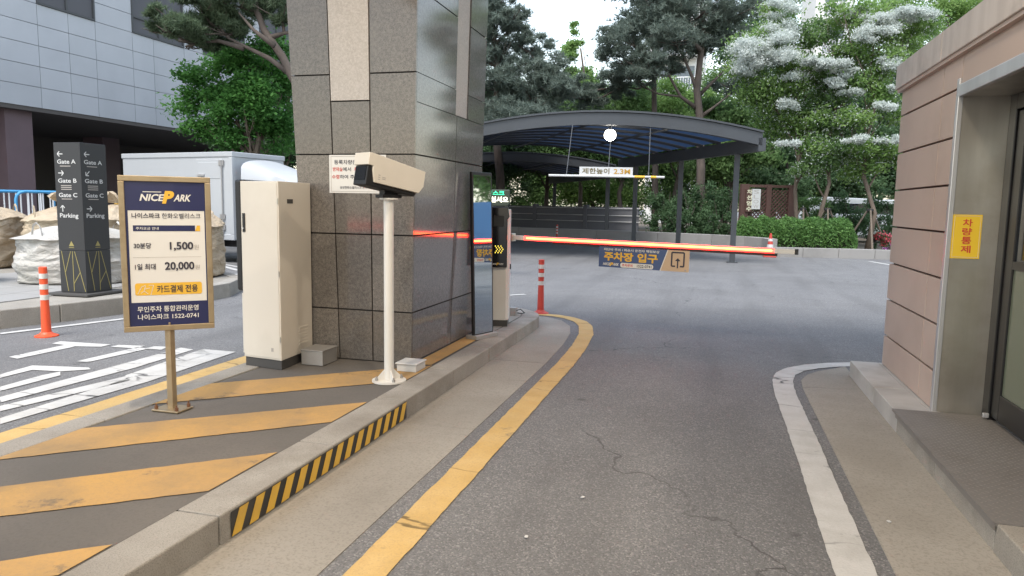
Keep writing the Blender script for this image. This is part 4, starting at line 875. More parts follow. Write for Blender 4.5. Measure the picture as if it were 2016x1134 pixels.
for u_, dp_, rz_, lab in ((32, 17.3, 1.35, 'blue tubular crowd barrier behind the dull beige bag'), (68, 18.4, 1.2, 'blue tubular crowd barrier half behind another by the purple column'), (118, 17.6, 1.15, 'blue tubular crowd barrier half hidden by the wayfinding pillar')):
    p = px(u_, 430, depth=dp_); barrier((p.x, p.y, 0), rz_, lab)

# ------------------------------------------------------------------ box truck
t1 = px(462, 515, depth=17.0); t2 = px(250, 515, depth=18.6); t1.z = t2.z = 0
td = (t1-t2).normalized(); tw = Vector((-td.y, td.x, 0)); LT = (t1-t2).length; WT = 1.7
tk = thing('box_truck', 'small white refrigerated box truck parked behind the price board', 'truck', t2)
def T(a, b, z): return t2+td*a+tw*b+UP*z
def tbox(mb, a0, a1, b0, b1, z0, z1, m=0): return mb.hexa([T(a0, b0, z0), T(a1, b0, z0), T(a1, b1, z0), T(a0, b1, z0), T(a0, b0, z1), T(a1, b0, z1), T(a1, b1, z1), T(a0, b1, z1)], m)
obj('cargo_box', tbox(MB(), 0, LT, 0, WT, .62, 2.58), 'truck_white', tk, bevel=.02)
obj('top_rail', tbox(MB(), -.02, LT+.02, -.02, WT+.02, 2.5, 2.62), 'truck_white', tk, bevel=.015)
obj('bottom_rail', tbox(MB(), -.02, LT+.02, -.02, WT+.02, .56, .7), 'truck_white', tk, bevel=.015)
obj('corner_post', tbox(MB(), LT-.1, LT+.015, -.015, .1, .701, 2.499), 'truck_white', tk, bevel=.01)
sdr = obj('side_door', tbox(MB(), LT-1.15, LT-.3, -.012, .02, .75, 2.46), 'truck_white', tk, bevel=.012)
obj('door_panel', tbox(MB(), LT-1.08, LT-.37, -.02, .0, 2.0, 2.38), 'truck_white', sdr, bevel=.008)
obj('handle', tbox(MB(), LT-1.1, LT-.86, -.05, -.02, 2.06, 2.1), 'steel_bright', sdr)
for z in (2.3, 1.05, .8): obj('hinge', tbox(MB(), LT-.4, LT-.24, -.035, -.015, z, z+.12), 'galv', sdr)
mb = MB(); mb.tube([T(LT-.3, -.04, .65), T(LT-.3, -.04, 2.42)], .015, 6); obj('lock_rod', mb, 'galv', sdr)
obj('chassis', tbox(MB(), .1, LT+1.6, .35, WT-.35, .38, .56), 'chassis', tk)
obj('side_guard', tbox(MB(), .9, LT-.5, .1, .16, .3, .52), 'chassis', tk)
def wheel(a, b, r=.31):
    mb = MB(); c = T(a, b, r); mb.tube([c-tw*.1, c+tw*.1], r, 20); o = obj('wheel', mb, 'tyre', tk)
    mb = MB(); mb.tube([c-tw*.105, c-tw*.06], r*.55, 16); obj('rim', mb, 'galv', o)
for a in (.75, LT+.95):
    for b in (.2, WT-.2): wheel(a, b)
mb = MB(); prof = [(LT+.12, .5), (LT+1.75, .5), (LT+1.8, .95), (LT+1.55, 1.72), (LT+1.2, 1.9), (LT+.12, 1.92)]
mb.extr([T(a, .05, z) for a, z in prof], tw*(WT-.1)); cb = obj('cab', mb, 'truck_white', tk, bevel=.05)
mb = MB(); mb.extr([T(LT+.3, .03, 1.1), T(LT+1.5, .03, 1.1), T(LT+1.42, .03, 1.65), T(LT+.3, .03, 1.7)], tw*.01); obj('side_window', mb, 'window_dark', cb)
mb = MB(); mb.hexa([T(LT+1.79, .2, 1.0), T(LT+1.79, WT-.2, 1.0), T(LT+1.57, WT-.25, 1.68), T(LT+1.57, .25, 1.68), T(LT+1.81, .2, 1.0), T(LT+1.81, WT-.2, 1.0), T(LT+1.59, WT-.25, 1.68), T(LT+1.59, .25, 1.68)]); obj('windscreen', mb, 'window_dark', cb)
for b in (.18, WT-.42): obj('headlight', tbox(MB(), LT+1.77, LT+1.83, b, b+.24, .62, .8), 'band_silver', cb, bevel=.01)
# roof fairing: rounded wedge
vs = []; fs = []; n = 14; m_ = 9
for j in range(m_):
    q = j/(m_-1); a = LT+.2+1.35*q; top = 1.93+.53*(1-q)**.75
    for i in range(n+1):
        f = i/n*math.pi; yy = WT/2-(WT/2-.06)*(1-.12*q)*math.cos(f); zz = 1.9+(top-1.9)*max(0, math.sin(f))**.28; vs.append(T(a, yy, zz))
for j in range(m_-1):
    for i in range(n): fs.append((j*(n+1)+i, j*(n+1)+i+1, (j+1)*(n+1)+i+1, (j+1)*(n+1)+i))
fs.append(tuple(range(n+1))); mb = MB(); mb.add(vs, fs); smooth_by_angle(obj('roof_fairing', mb, 'truck_white', cb), 50)

# ------------------------------------------------------------------ left building
FX = -20.0; S0 = 4.2; RH = .62
bd_ = thing('office_building', 'pale grey panel clad building raised over a dark open ground floor', 'building', (FX, 16, 0))
mb = MB(); mb.box((FX-14, 4, S0+.02), (FX-.04, 37.0, 13.0)); obj('upper_storeys', mb, 'facade_joint', bd_)
mb = MB(); mb.box((FX-14, 4, S0-.12), (FX-.02, 37.02, S0+.02)); obj('soffit', mb, 'soffit', bd_)
mb = MB(); mb.box((FX-14, 4, 0), (FX-8, 37.0, S0-.12)); obj('ground_floor_wall', mb, 'soffit', bd_)
cols = [13.6, 14.85, 16.4, 17.95, 19.05, 20.1, 21.7, 22.7, 24.3, 25.4, 26.5, 28.1, 29.2, 30.3, 31.9, 33.0, 34.1, 35.7, 37]
for i, (y0, y1) in enumerate(zip(cols[:-1], cols[1:])):
    for j in range(9):
        z0 = S0+RH*j; win = j >= 5 and i in (3, 4, 6, 7, 9, 10, 12, 13, 15, 16)
        if win: continue
        mb = MB(); mb.box((FX-.05, y0+.008, z0+.008), (FX, y1-.008, z0+RH-.008)); obj('wall_panel', mb, 'facade', bd_)
for (a_, b_, gl) in ((17.95, 20.1, 'window_dark'), (21.7, 24.3, 'window_blue'), (25.4, 28.1, 'window_blue'), (29.2, 31.9, 'window_blue'), (33.0, 35.7, 'window_blue')):
    z0 = S0+5*RH+.0; z1 = S0+9*RH
    t = MB(); fw_ = .06
    t.box((FX-.12, a_, z0), (FX+.03, a_+fw_, z1)); t.box((FX-.12, b_-fw_, z0), (FX+.03, b_, z1)); t.box((FX-.12, a_+fw_+.001, z0), (FX+.04, b_-fw_-.001, z0+fw_)); wf = obj('window', t, 'frame_dark', bd_)
    for k in range(2):
        m_ = (b_-a_-2*fw_)/2; y0 = a_+fw_+k*m_; g = MB(); g.box((FX-.1, y0+.03, z0+fw_+.001), (FX-.06, y0+m_-.03, z1)); obj('pane', g, gl if not (k == 1 and gl == 'window_blue') else 'frame_dark', wf)
    g = MB(); g.box((FX-.1, (a_+b_)/2-.03, z0+fw_+.001), (FX+.01, (a_+b_)/2+.03, z1)); obj('mullion', g, 'frame_dark', wf)
    g = MB(); g.box((FX-.1, a_+fw_+.001, z0+.55), (FX-.0, (a_+b_)/2-.031, z0+.6)); obj('transom', g, 'frame_dark', wf)
for y, xo in ((16.9, 0), (25.5, -5), (33, -5)): mb = MB(); mb.box((FX-1.3+xo, y, 0), (FX-.25+xo, y+.9, S0-.12)); obj('column', mb, 'column_purple', bd_)

# ------------------------------------------------------------------ ramp canopy ahead
CA = Vector((1.15, 20.0, 0)); CB = Vector((-7.4, 19.3, 0)); AXD = Vector((-4.9, 9.0, 0)).normalized()
def canopy(label, A, B, ze, rise, length, nrib, posts):
    t = thing('ramp_canopy', label, 'canopy', (A+B)/2); NS = 20
    def P(s, l, z=0):  # s 0..1 across, l along axis
        zz = ze+rise*(1-(2*s-1)**2); p = A.lerp(B, s)+AXD*l; return Vector((p.x, p.y, zz+z))
    for k in range(nrib+1):
        l = length*k/nrib; d = .32 if k == 0 else .13; wd = .16 if k == 0 else .09; vs = []; fs = []
        for i in range(NS+1):
            s = i/NS
            for dl, dz in ((0, 0), (wd, 0), (wd, -d), (0, -d)): vs.append(P(s, l+dl, dz))
        for i in range(NS):
            for e in range(4): fs.append((i*4+e, i*4+(e+1) % 4, (i+1)*4+(e+1) % 4, (i+1)*4+e))
        fs += [(0, 1, 2, 3), (NS*4+3, NS*4+2, NS*4+1, NS*4)]; mb = MB(); mb.add(vs, fs); obj('front_arch' if k == 0 else 'rib', mb, 'canopy', t)
        if k == 0:
            vs = []; fs = []
            for i in range(NS+1):
                s = i/NS
                for dl, dz in ((-.05, .06), (.25, .06), (.25, .012), (-.05, .012)): vs.append(P(s, l+dl, dz))
            for i in range(NS):
                for e in range(4): fs.append((i*4+e, i*4+(e+1) % 4, (i+1)*4+(e+1) % 4, (i+1)*4+e))
            fs += [(0, 1, 2, 3), (NS*4+3, NS*4+2, NS*4+1, NS*4)]; mb = MB(); mb.add(vs, fs); obj('edge_flashing', mb, 'canopy', t)
        if k < nrib:
            vs = []; fs = []; l1 = length*(k+1)/nrib
            for i in range(NS+1):
                s = i/NS; vs += [P(s, l+wd+.01, -.05), P(s, l1-.01, -.05), P(s, l1-.01, -.06), P(s, l+wd+.01, -.06)]
            for i in range(NS):
                for e in range(4): fs.append((i*4+e, i*4+(e+1) % 4, (i+1)*4+(e+1) % 4, (i+1)*4+e))
            fs += [(0, 1, 2, 3), (NS*4+3, NS*4+2, NS*4+1, NS*4)]; mb = MB(); mb.add(vs, fs); obj('roof_sheet', mb, 'polycarb', t)
    for s in (0, 1):
        mb = MB(); a, b = P(s, -.0, -.32), P(s, length+.3, -.32); nn = (B-A).normalized()*.09; mb.hexa([a-nn-UP*.14, b-nn-UP*.14, b+nn-UP*.14, a+nn-UP*.14, a-nn+UP*.2, b-nn+UP*.2, b+nn+UP*.2, a+nn+UP*.2]); obj('eave_beam', mb, 'canopy', t)
    for s in (.25, .5, .75):
        mb = MB(); mb.tube([P(s, .1, -.25), P(s, length, -.25)], .035, 6); obj('purlin', mb, 'canopy', t)
    for s, l in posts:
        p = P(s, l); mb = MB(); mb.box((p.x-.075, p.y-.075, 0), (p.x+.075, p.y+.075, p.z-.4)); obj('post', mb, 'canopy', t)
        mb = MB(); mb.box((p.x-.15, p.y-.15, 0), (p.x+.15, p.y+.15, .02)); obj('base_plate', mb, 'canopy', t)
    return P
PC = canopy('dark arched ramp canopy with blue sheets and a globe lamp under it', CA, CB, 3.45, .55, 9.6, 9, ((0, 1.2), (0, 4.6), (0, 8.3), (1, 1.2), (1, 5), (1, 9)))
CA2 = CA+AXD*10.4; CB2 = CB+AXD*10.4
canopy('lower arched ramp canopy section farther behind the globe lamp', CA2, CB2, 3.1, .5, 9.0, 10, ((0, .8), (0, 8.5), (1, .8), (1, 8.5)))
# globe lamp
gl_ = px(1201, 266, depth=20.6); tp = gl_+UP*.55
t = thing('globe_lamp', 'lit round white globe lamp hanging under the ramp canopy', 'lamp', gl_+UP*.5)
bmx = MB(); prof = [(.165*math.sin(rad(a)), -.165*math.cos(rad(a))) for a in range(4, 180, 11)]; bmx.lathe(prof, tuple(gl_), 20); obj('globe', bmx, 'globe', t, smooth=True)
mb = MB(); mb.tube([gl_+UP*.16, gl_+UP*.62], .02, 8); obj('stem', mb, 'canopy', t); mb = MB(); mb.lathe([(.07, .15), (.07, .2), (.03, .22)], tuple(gl_), 14); obj('cap', mb, 'canopy', t)
# height limit bar and sign
hp = px(1192, 347, depth=18.8); hx = (RT.x, RT.y, 0); hx = Vector(hx).normalized(); hl = 228/FPX*18.8; hL = px(1080, 347, depth=18.8); hR = px(1308, 347, depth=18.8)
t = thing('height_limit_sign', 'pale hanging bar and board giving the height limit of two point three metres', 'sign', hp)
zb = hp.z; a, b = Vector((hL.x, hL.y, zb)), Vector((hR.x, hR.y, zb)); mb = MB(); mb.tube([a, b], .03, 10); obj('bar', mb, 'white', t)
for f0, f1 in ((.74, .83), (.88, .93)): mb = MB(); mb.tube([a.lerp(b, f0), a.lerp(b, f1)], .032, 10); obj('yellow_band', mb, 'print_yellow', t)
d = (b-a).normalized(); o_ = px(1141, 328, depth=18.78); e_ = px(1246, 346, depth=18.78)
Fh = Frame((o_.x, o_.y, o_.z), d, UP, (e_-o_).dot(d), o_.z-e_.z)
mb = MB(); mb.extr([Fh.p(0, 1), Fh.p(1, 1), Fh.p(1, 0), Fh.p(0, 0)], -Fh.n*.03); bo = obj('board', mb, 'white', t)
mb = MB(); Fh.text(mb, '제한높이', .05, .15, .56, .85, .004, .02); obj('lettering', mb, mat('gold_ink', (.12, .09, .03), .5) and 'gold_ink', bo)
mb = MB(); Fh.text(mb, '2.3M', .64, .2, .95, .82, .004, .02); obj('lettering', mb, mat('amber_ink', (.42, .22, .02), .5) and 'amber_ink', bo)
for u, vt in ((1115, 250), (1197, 285), (1277, 250)):
    p = px(u, 345, depth=18.8); s_ = min(1, max(0, (CA.x-p.x)/(CA.x-CB.x))); q = PC(s_, .1, -.2); p.z = zb; mb = MB(); mb.tube([p, q], .012, 6); obj('hanger_rod', mb, 'canopy', t)
# LED message sign behind the mirror
q0 = px(918, 372, depth=15.0); q1 = px(1003, 401, depth=15.0); d = hx
t = thing('led_message_sign', 'dark message sign with glowing green and white lettering behind the mirror', 'sign', (((q0+q1)/2).x, ((q0+q1)/2).y, 0))
Fl = Frame(q0, d, UP, (q1-q0).dot(d), q0.z-q1.z)
mb = MB(); mb.extr([Fl.p(0, 1.1, 0), Fl.p(.04, 1.2), Fl.p(.96, 1.2), Fl.p(1.01, 1.0), Fl.p(1.01, 0), Fl.p(0, 0)], -Fl.n*.18); obj('case', mb, mat('led_case', (.03, .04, .025), .6) and 'led_case', t, bevel=.02)
mb = MB(); Fl.text(mb, '오벨리스크', .2, .08, .88, .42, .004, .02); obj('lettering', mb, 'led_green', t)
mb = MB(); Fl.text(mb, '어서오십시오', .15, .5, .97, .92, .004, .035); obj('lettering', mb, 'led_white', t)
p = Fl.p(.62, 1.1, -.09); mb = MB(); mb.tube([(p.x, p.y, 0), p], .05, 10); obj('post', mb, 'canopy', t); mb = MB(); mb.lathe([(.15, 0), (.15, .02), (.05, .04)], (p.x, p.y, 0), 12); obj('base_plate', mb, 'canopy', t)
# ramp walls
rw = thing('ramp_wall', 'dark grey panelled ramp wall with thin pale rails under the canopy', 'wall', (-6, 31, 0))
wa, wb = Vector((-12.5, 33.0, 0)), Vector((-2.9, 30.6, 0)); d = (wb-wa).normalized(); nn = Vector((d.y, -d.x, 0)); LW = (wb-wa).length
for i in range(4):
    a, b = wa+d*(LW*i/4), wa+d*(LW*(i+1)/4); c = (a+b)/2
    mb = MB(); mb.obox(c+UP*.75, d*(LW/8-.1), nn*.06, UP*.73); obj('wall_panel', mb, 'wall_dark', rw)
    mb = MB(); mb.obox(a+UP*.78, d*.1, nn*.12, UP*.78); obj('pilaster', mb, 'wall_dark', rw, bevel=.01)
for z in (1.42, 1.12, .86): mb = MB(); mb.tube([wa+UP*z+nn*.1, wb+UP*z+nn*.1], .014, 6); obj('rail', mb, 'band_silver', rw)
lw = thing('low_curved_wall', 'low grey concrete wall curving from the ramp to the hedge', 'wall', (0, 28, 0))
pts = [(-12, 30.6), (-8, 29.9), (-4.5, 29.0), (-2, 28.2), (0, 27.2), (1.1, 26.3), (1.6, 25.4), (1.75, 24.6)]
kerb_path(pts, .3, .55, lw, 'wall_grey', 2.2, 'wall_block')
# right hand planting bed
bed = MB(); bed.prism([(1.9, 24.6), (16, 26.0), (40, 30), (40, 120), (-60, 120), (-60, 38), (-13, 34.2), (-2.6, 31.0), (0.4, 28.2), (1.6, 26.6)], -.05, .12); bedo = obj('planting_bed', bed, 'soil', kind='structure')
kerb_path([(15.9, 25.86), (10, 25.2), (6, 24.8), (1.75, 24.4)][::-1], .22, .3, bedo, 'wall_grey', 1.2)

# ------------------------------------------------------------------ vegetation
def leaf_mesh(name, cen, size, mt, parent, shade, up=.5, aspect=.55, tri=False, axis=None, kind=None):
    N_ = len(cen); off = np.array(LOC[parent.name][:]); cen = cen-off
    nrm = nrs.normal(size=(N_, 3)); nrm /= np.linalg.norm(nrm, axis=1)[:, None]; nrm[:, 2] += up; nrm /= np.linalg.norm(nrm, axis=1)[:, None]
    if axis is None:
        t = nrs.normal(size=(N_, 3)); t -= nrm*(t*nrm).sum(1)[:, None]
    else:
        t = axis; 
        nrm -= t*((t*nrm).sum(1)/np.maximum((t*t).sum(1), 1e-9))[:, None]; nrm /= np.maximum(np.linalg.norm(nrm, axis=1)[:, None], 1e-6)
    t /= np.maximum(np.linalg.norm(t, axis=1)[:, None], 1e-6); b = np.cross(nrm, t); s = (size*nrs.uniform(.7, 1.3, N_))[:, None]
    if tri:
        k = 3; V = np.stack([cen-b*s*aspect, cen+b*s*aspect, cen+t*s], 1)
    else:
        k = 4; V = np.stack([cen-t*s*.5, cen+b*s*aspect*.5-nrm*s*.06, cen+t*s*.5, cen-b*s*aspect*.5-nrm*s*.06], 1)
    me = bpy.data.meshes.new(name); me.vertices.add(N_*k); me.vertices.foreach_set('co', V.reshape(-1).astype(np.float32))
    me.loops.add(N_*k); me.loops.foreach_set('vertex_index', np.arange(N_*k, dtype=np.int32)); me.polygons.add(N_)
    me.polygons.foreach_set('loop_start', np.arange(0, N_*k, k, dtype=np.int32)); me.polygons.foreach_set('loop_total', np.full(N_, k, np.int32))
    at = me.attributes.new('shade', 'FLOAT', 'FACE'); at.data.foreach_set('value', np.clip(shade, 0, 1).astype(np.float32))
    me.update(); me.materials.append(M[mt]); o = bpy.data.objects.new(name, me); C.objects.link(o); o.parent = parent; LOC[o.name] = LOC[parent.name]
    if kind: o['kind'] = kind
    return o
def ball(n):
    p = nrs.normal(size=(n, 3)); p /= np.linalg.norm(p, axis=1)[:, None]; return p*(nrs.uniform(0, 1, n)**.4)[:, None]
def subclumps(clumps, per, rel=(.22, .4)):
    c, r = [], []
    for (x, y, z, rx, rz) in clumps:
        k = max(3, int(per*(rx**1.5))); q = ball(k)*np.array([rx, rx, rz])+np.array([x, y, z]); c.append(q); r.append(nrs.uniform(*rel, k)*min(rx, 1.6))
    return np.concatenate(c), np.concatenate(r)
def limbs(mb, base, top, clumps, r0, n=7):
    base, top = Vector(base), Vector(top); L_ = (top-base).length; pts = []; rr = []
    wob = [Vector((rnd.uniform(-1, 1), rnd.uniform(-1, 1), 0))*.03*L_ for _ in range(n)]
    for i in range(n): f = i/(n-1); pts.append(base.lerp(top, f)+(wob[i] if 0 < i < n-1 else Vector())); rr.append(r0*(1-.65*f)*(1.25 if i == 0 else 1))
    mb.tube(pts, rr, 9)
    for (x, y, z, rx, rz) in clumps:
        c = Vector((x, y, z)); f = min(.95, max(.25, ((z-base.z)/max(L_, .1))*.62)); i = f*(n-1); i0 = int(i); p = pts[i0].lerp(pts[min(i0+1, n-1)], i-i0); r_ = r0*(1-.65*f)*.55
        mid = p.lerp(c, .5)+Vector((rnd.uniform(-.12, .12), rnd.uniform(-.12, .12), rnd.uniform(-.05, .15)))*(c-p).length
        mb.tube([p, p.lerp(mid, .5)+Vector((rnd.uniform(-.05, .05),)*3), mid, c], [r_, r_*.8, r_*.55, r_*.2], 6)
        for _ in range(3):
            e = c+Vector((rnd.uniform(-1, 1)*rx, rnd.uniform(-1, 1)*rx, rnd.uniform(-.3, 1)*rz))*.7; mb.tube([mid.lerp(c, rnd.uniform(0, .8)), mid.lerp(e, .6), e], [r_*.35, r_*.22, .006], 5)
def tree(name, label, base, top, clumps, nleaf, size, mt, r0=.12, bark='bark', blossom=0, group=None, per=7, up=.5, spread=.75, rel=(.22, .42), bl=None):
    clumps = [(x, y, z, a_, max(b_*1.35, a_*.55)) for x, y, z, a_, b_ in clumps]
    t = thing(name, label, 'tree', base, group); mb = MB(); limbs(mb, base, top, clumps, r0); obj('trunk', mb, bark, t, smooth=True)
    c, r = subclumps(clumps, per, rel); w_ = r**2; idx = nrs.choice(len(c), nleaf, p=w_/w_.sum()); off = nrs.normal(size=(nleaf, 3))*spread; off[:, 2] *= .7
    cen = c[idx]+off*r[idx][:, None]; sh = nrs.uniform(0, 1, nleaf)*.6+nrs.uniform(0, .4, len(c))[idx]
    leaf_mesh('crown', cen, size, mt, t, sh, up)
    if blossom:
        c2, r2 = subclumps(bl, 16, (.2, .34)); w2 = r2**2; idx = nrs.choice(len(c2), blossom, p=w2/w2.sum()); off = nrs.normal(size=(blossom, 3))*.5; off[:, 2] = off[:, 2]*.5+.2
        cen = c2[idx]+off*r2[idx][:, None]*1.5; leaf_mesh('blossom', cen, size*.72, 'blossom', t, nrs.uniform(0, .5, blossom)+nrs.uniform(0, .5, len(c2))[idx], .3, .4)
        k_ = 7000; idx = nrs.choice(len(c), k_); leaf_mesh('scattered_blossom', c[idx]+nrs.normal(size=(k_, 3))*.8*r[idx][:, None], size*.6, 'blossom', t, nrs.uniform(0, .7, k_), .3, .4)
    return t
def pine(label, base, path, limbsp, pads, ntuft, mt, r0=.17, blen=.17, group='pines', per=9):
    pads = [(x, y, z, a_*1.18, b_*1.35) for x, y, z, a_, b_ in pads]
    t = thing('pine_tree', label, 'tree', base, group); mb = MB(); n = len(path); mb.tube(path, [r0*(1-.6*i/(n-1)) for i in range(n)], 10)
    for l in limbsp: mb.tube(l, [r0*.5*(1-.8*i/(len(l)-1)) for i in range(len(l))], 7)
    allp = [Vector(p) for l in limbsp for p in l]+[Vector(p) for p in path[len(path)//2:]]
    for (x, y, z, rx, rz) in pads:
        c = Vector((x, y, z-rz*.4)); q = min(allp, key=lambda p: (p-c).length+max(0, (p.z-c.z))*1.5); m_ = q.lerp(c, .5)+Vector((0, 0, -.08*(c-q).length)); mb.tube([q, m_, c], [.05, .04, .015], 6)
        for _ in range(7):
            e = Vector((x+rnd.uniform(-.85, .85)*rx, y+rnd.uniform(-.85, .85)*rx, z+rnd.uniform(-.5, .5)*rz)); mb.tube([m_.lerp(c, rnd.uniform(.2, 1)), c.lerp(e, .5)-UP*.05, e], [.022, .015, .006], 5)
    obj('trunk', mb, 'bark_dark', t, smooth=True)
    c, r = subclumps(pads, per, (.16, .3)); idx = nrs.choice(len(c), ntuft); off = nrs.normal(size=(ntuft, 3))*.6; off[:, 2] *= .5; tc = c[idx]+off*r[idx][:, None]
    B_ = 11; cen = np.repeat(tc, B_, 0); ax = nrs.normal(size=(len(cen), 3)); ax /= np.linalg.norm(ax, axis=1)[:, None]; ax[:, 2] += .45
    sh = np.repeat(nrs.uniform(0, .6, ntuft), B_)+nrs.uniform(0, .4, len(cen)); leaf_mesh('crown', cen, blen, mt, t, sh, 0, .075, True, ax); return t
def clpx(lst, depth):
    """crown masses given where they appear, at the tree's own distance: (u, v, half width px, half height px, depth offset)"""
    o = []
    for u, v, a, b, dd in lst:
        D_ = depth+dd; p = px(u, v, depth=D_); o.append((p.x, p.y, p.z, a/FPX*D_, b/FPX*D_))
    return o
def gpt(u, depth, z=.12): p = px(u, 430, depth=depth); return Vector((p.x, p.y, z))

# pines behind the canopy
def pxs(l, d): return [px(u, v, depth=d) for u, v in l]
D1 = 31.0
b = gpt(1378, D1); pine('tall forked pine with a bare trunk rising behind the ramp canopy', b, [b]+pxs([(1380, 330), (1377, 225), (1372, 180), (1378, 120), (1385, 60), (1380, -20), (1375, -120)], D1),
     [pxs([(1375, 215), (1340, 190), (1318, 150), (1300, 118)], D1), pxs([(1374, 185), (1362, 150), (1345, 110), (1322, 80)], D1), pxs([(1374, 190), (1400, 165), (1425, 140), (1450, 110)], D1+.5), pxs([(1380, 100), (1355, 70), (1330, 50)], D1-.4), pxs([(1384, 70), (1420, 45), (1440, 20)], D1), pxs([(1380, 230), (1400, 215), (1432, 190)], D1)],
     clpx([(1250, 75, 62, 26, 0), (1300, 30, 70, 28, .5), (1370, 15, 75, 30, -.6), (1225, 115, 42, 20, .3), (1270, 125, 48, 18, -.5), (1330, 70, 60, 22, -.8), (1420, 55, 48, 22, .4), (1390, 85, 55, 18, .8), (1440, 20, 55, 25, 0), (1290, -25, 80, 30, 0), (1390, -45, 90, 35, 0), (1445, 165, 34, 14, .5), (1255, 158, 36, 14, 0), (1320, 128, 36, 12, .8)], D1), 11000, 'needle', .2, .2, per=16)
D2 = 29.5
b = gpt(985, D2); pine('dense blue grey pine standing close behind the pillar and the canopy', b, [b]+pxs([(985, 350), (975, 250), (980, 150), (970, 60), (965, -60)], D2),
     [pxs([(976, 250), (1010, 215), (1045, 195)], D2), pxs([(980, 170), (1020, 130), (1060, 120)], D2), pxs([(972, 90), (1005, 60), (1030, 30)], D2), pxs([(978, 130), (940, 110), (900, 90)], D2)],
     clpx([(985, 215, 70, 22, 0), (1045, 205, 60, 20, .6), (960, 165, 60, 22, .5), (1030, 150, 55, 22, -.4), (1080, 135, 45, 18, .3), (985, 105, 55, 22, 0), (1040, 90, 42, 16, .5), (960, 55, 50, 22, 0), (1005, 35, 45, 18, -.4), (970, 0, 50, 22, 0), (1020, 240, 75, 20, -.5), (1090, 175, 45, 14, 0), (930, 120, 50, 25, 0)], D2), 11000, 'needle', .2, .2, per=16)
b = gpt(1290, 34); pine('slim straight pine trunk rising left of the forked pine', b, [b]+pxs([(1290, 330), (1288, 200), (1287, 100), (1288, -40)], 34), [pxs([(1287, 120), (1250, 140), (1220, 150)], 34), pxs([(1288, 160), (1255, 175), (1225, 170)], 34)],
     clpx([(1225, 145, 36, 14, 0), (1215, 175, 32, 12, .4), (1270, 60, 50, 22, 0), (1300, 0, 60, 26, 0), (1150, 190, 40, 15, 0), (1110, 160, 36, 15, 0)], 34), 4500, 'needle', .17, .2, per=14)
# pine reaching out from behind the pillar on the left
D4 = 20.0
b = gpt(640, D4, 0); pine('pine with a crooked limb reaching out beside the pale building', b, [b]+pxs([(630, 300), (600, 190), (575, 150), (555, 110), (520, 60), (505, 20), (495, -40)], D4),
     [pxs([(570, 145), (530, 115), (490, 95), (450, 75), (420, 50)], D4), pxs([(530, 75), (560, 65), (600, 62)], D4), pxs([(540, 90), (500, 60), (470, 25)], D4-.4), pxs([(480, 95), (430, 80), (385, 85)], D4)],
     clpx([(350, 35, 42, 16, 0), (320, 55, 32, 12, .3), (400, 15, 55, 18, 0), (390, 55, 48, 15, -.4), (440, 35, 50, 18, .4), (470, 0, 55, 22, 0), (520, 0, 55, 22, .3), (365, 85, 32, 11, 0), (420, 85, 34, 10, .5), (555, 25, 45, 20, 0), (450, 60, 40, 12, 0), (340, 60, 30, 12, -.5)], D4), 6000, 'needle_green', .17, .16, 'pines', 12)
# maple in front of the building
D5 = 21.5; b = gpt(500, D5, 0)
tree('maple_tree', 'bright green maple spreading above the box truck before the building', b, px(505, 130, depth=D5), clpx([(400, 165, 55, 18, 0), (460, 130, 60, 20, .3), (520, 115, 60, 22, 0), (560, 160, 50, 25, .5), (490, 175, 60, 20, -.5), (420, 210, 60, 18, .3), (370, 200, 40, 10, 0), (545, 215, 55, 24, 0), (480, 230, 55, 18, -.6), (430, 255, 50, 13, -.3), (395, 255, 40, 9, 0), (550, 265, 50, 20, .4), (470, 275, 50, 16, .5), (360, 160, 36, 9, 0), (520, 190, 50, 20, .8), (470, 200, 55, 22, .8)], D5), 26000, .13, 'leaf_maple', .13, per=10, up=1.1)
D6 = 26; b = gpt(560, D6, 0)
tree('broadleaf_tree', 'dark green tree filling the gap between maple and pillar', b, px(560, 130, depth=D6), clpx([(570, 200, 50, 30, 0), (540, 250, 50, 25, 0), (590, 260, 50, 30, 0), (500, 275, 50, 18, 0), (560, 290, 60, 18, 0), (450, 290, 45, 14, 0)], D6), 8000, .14, 'leaf_dark', .12, per=8)
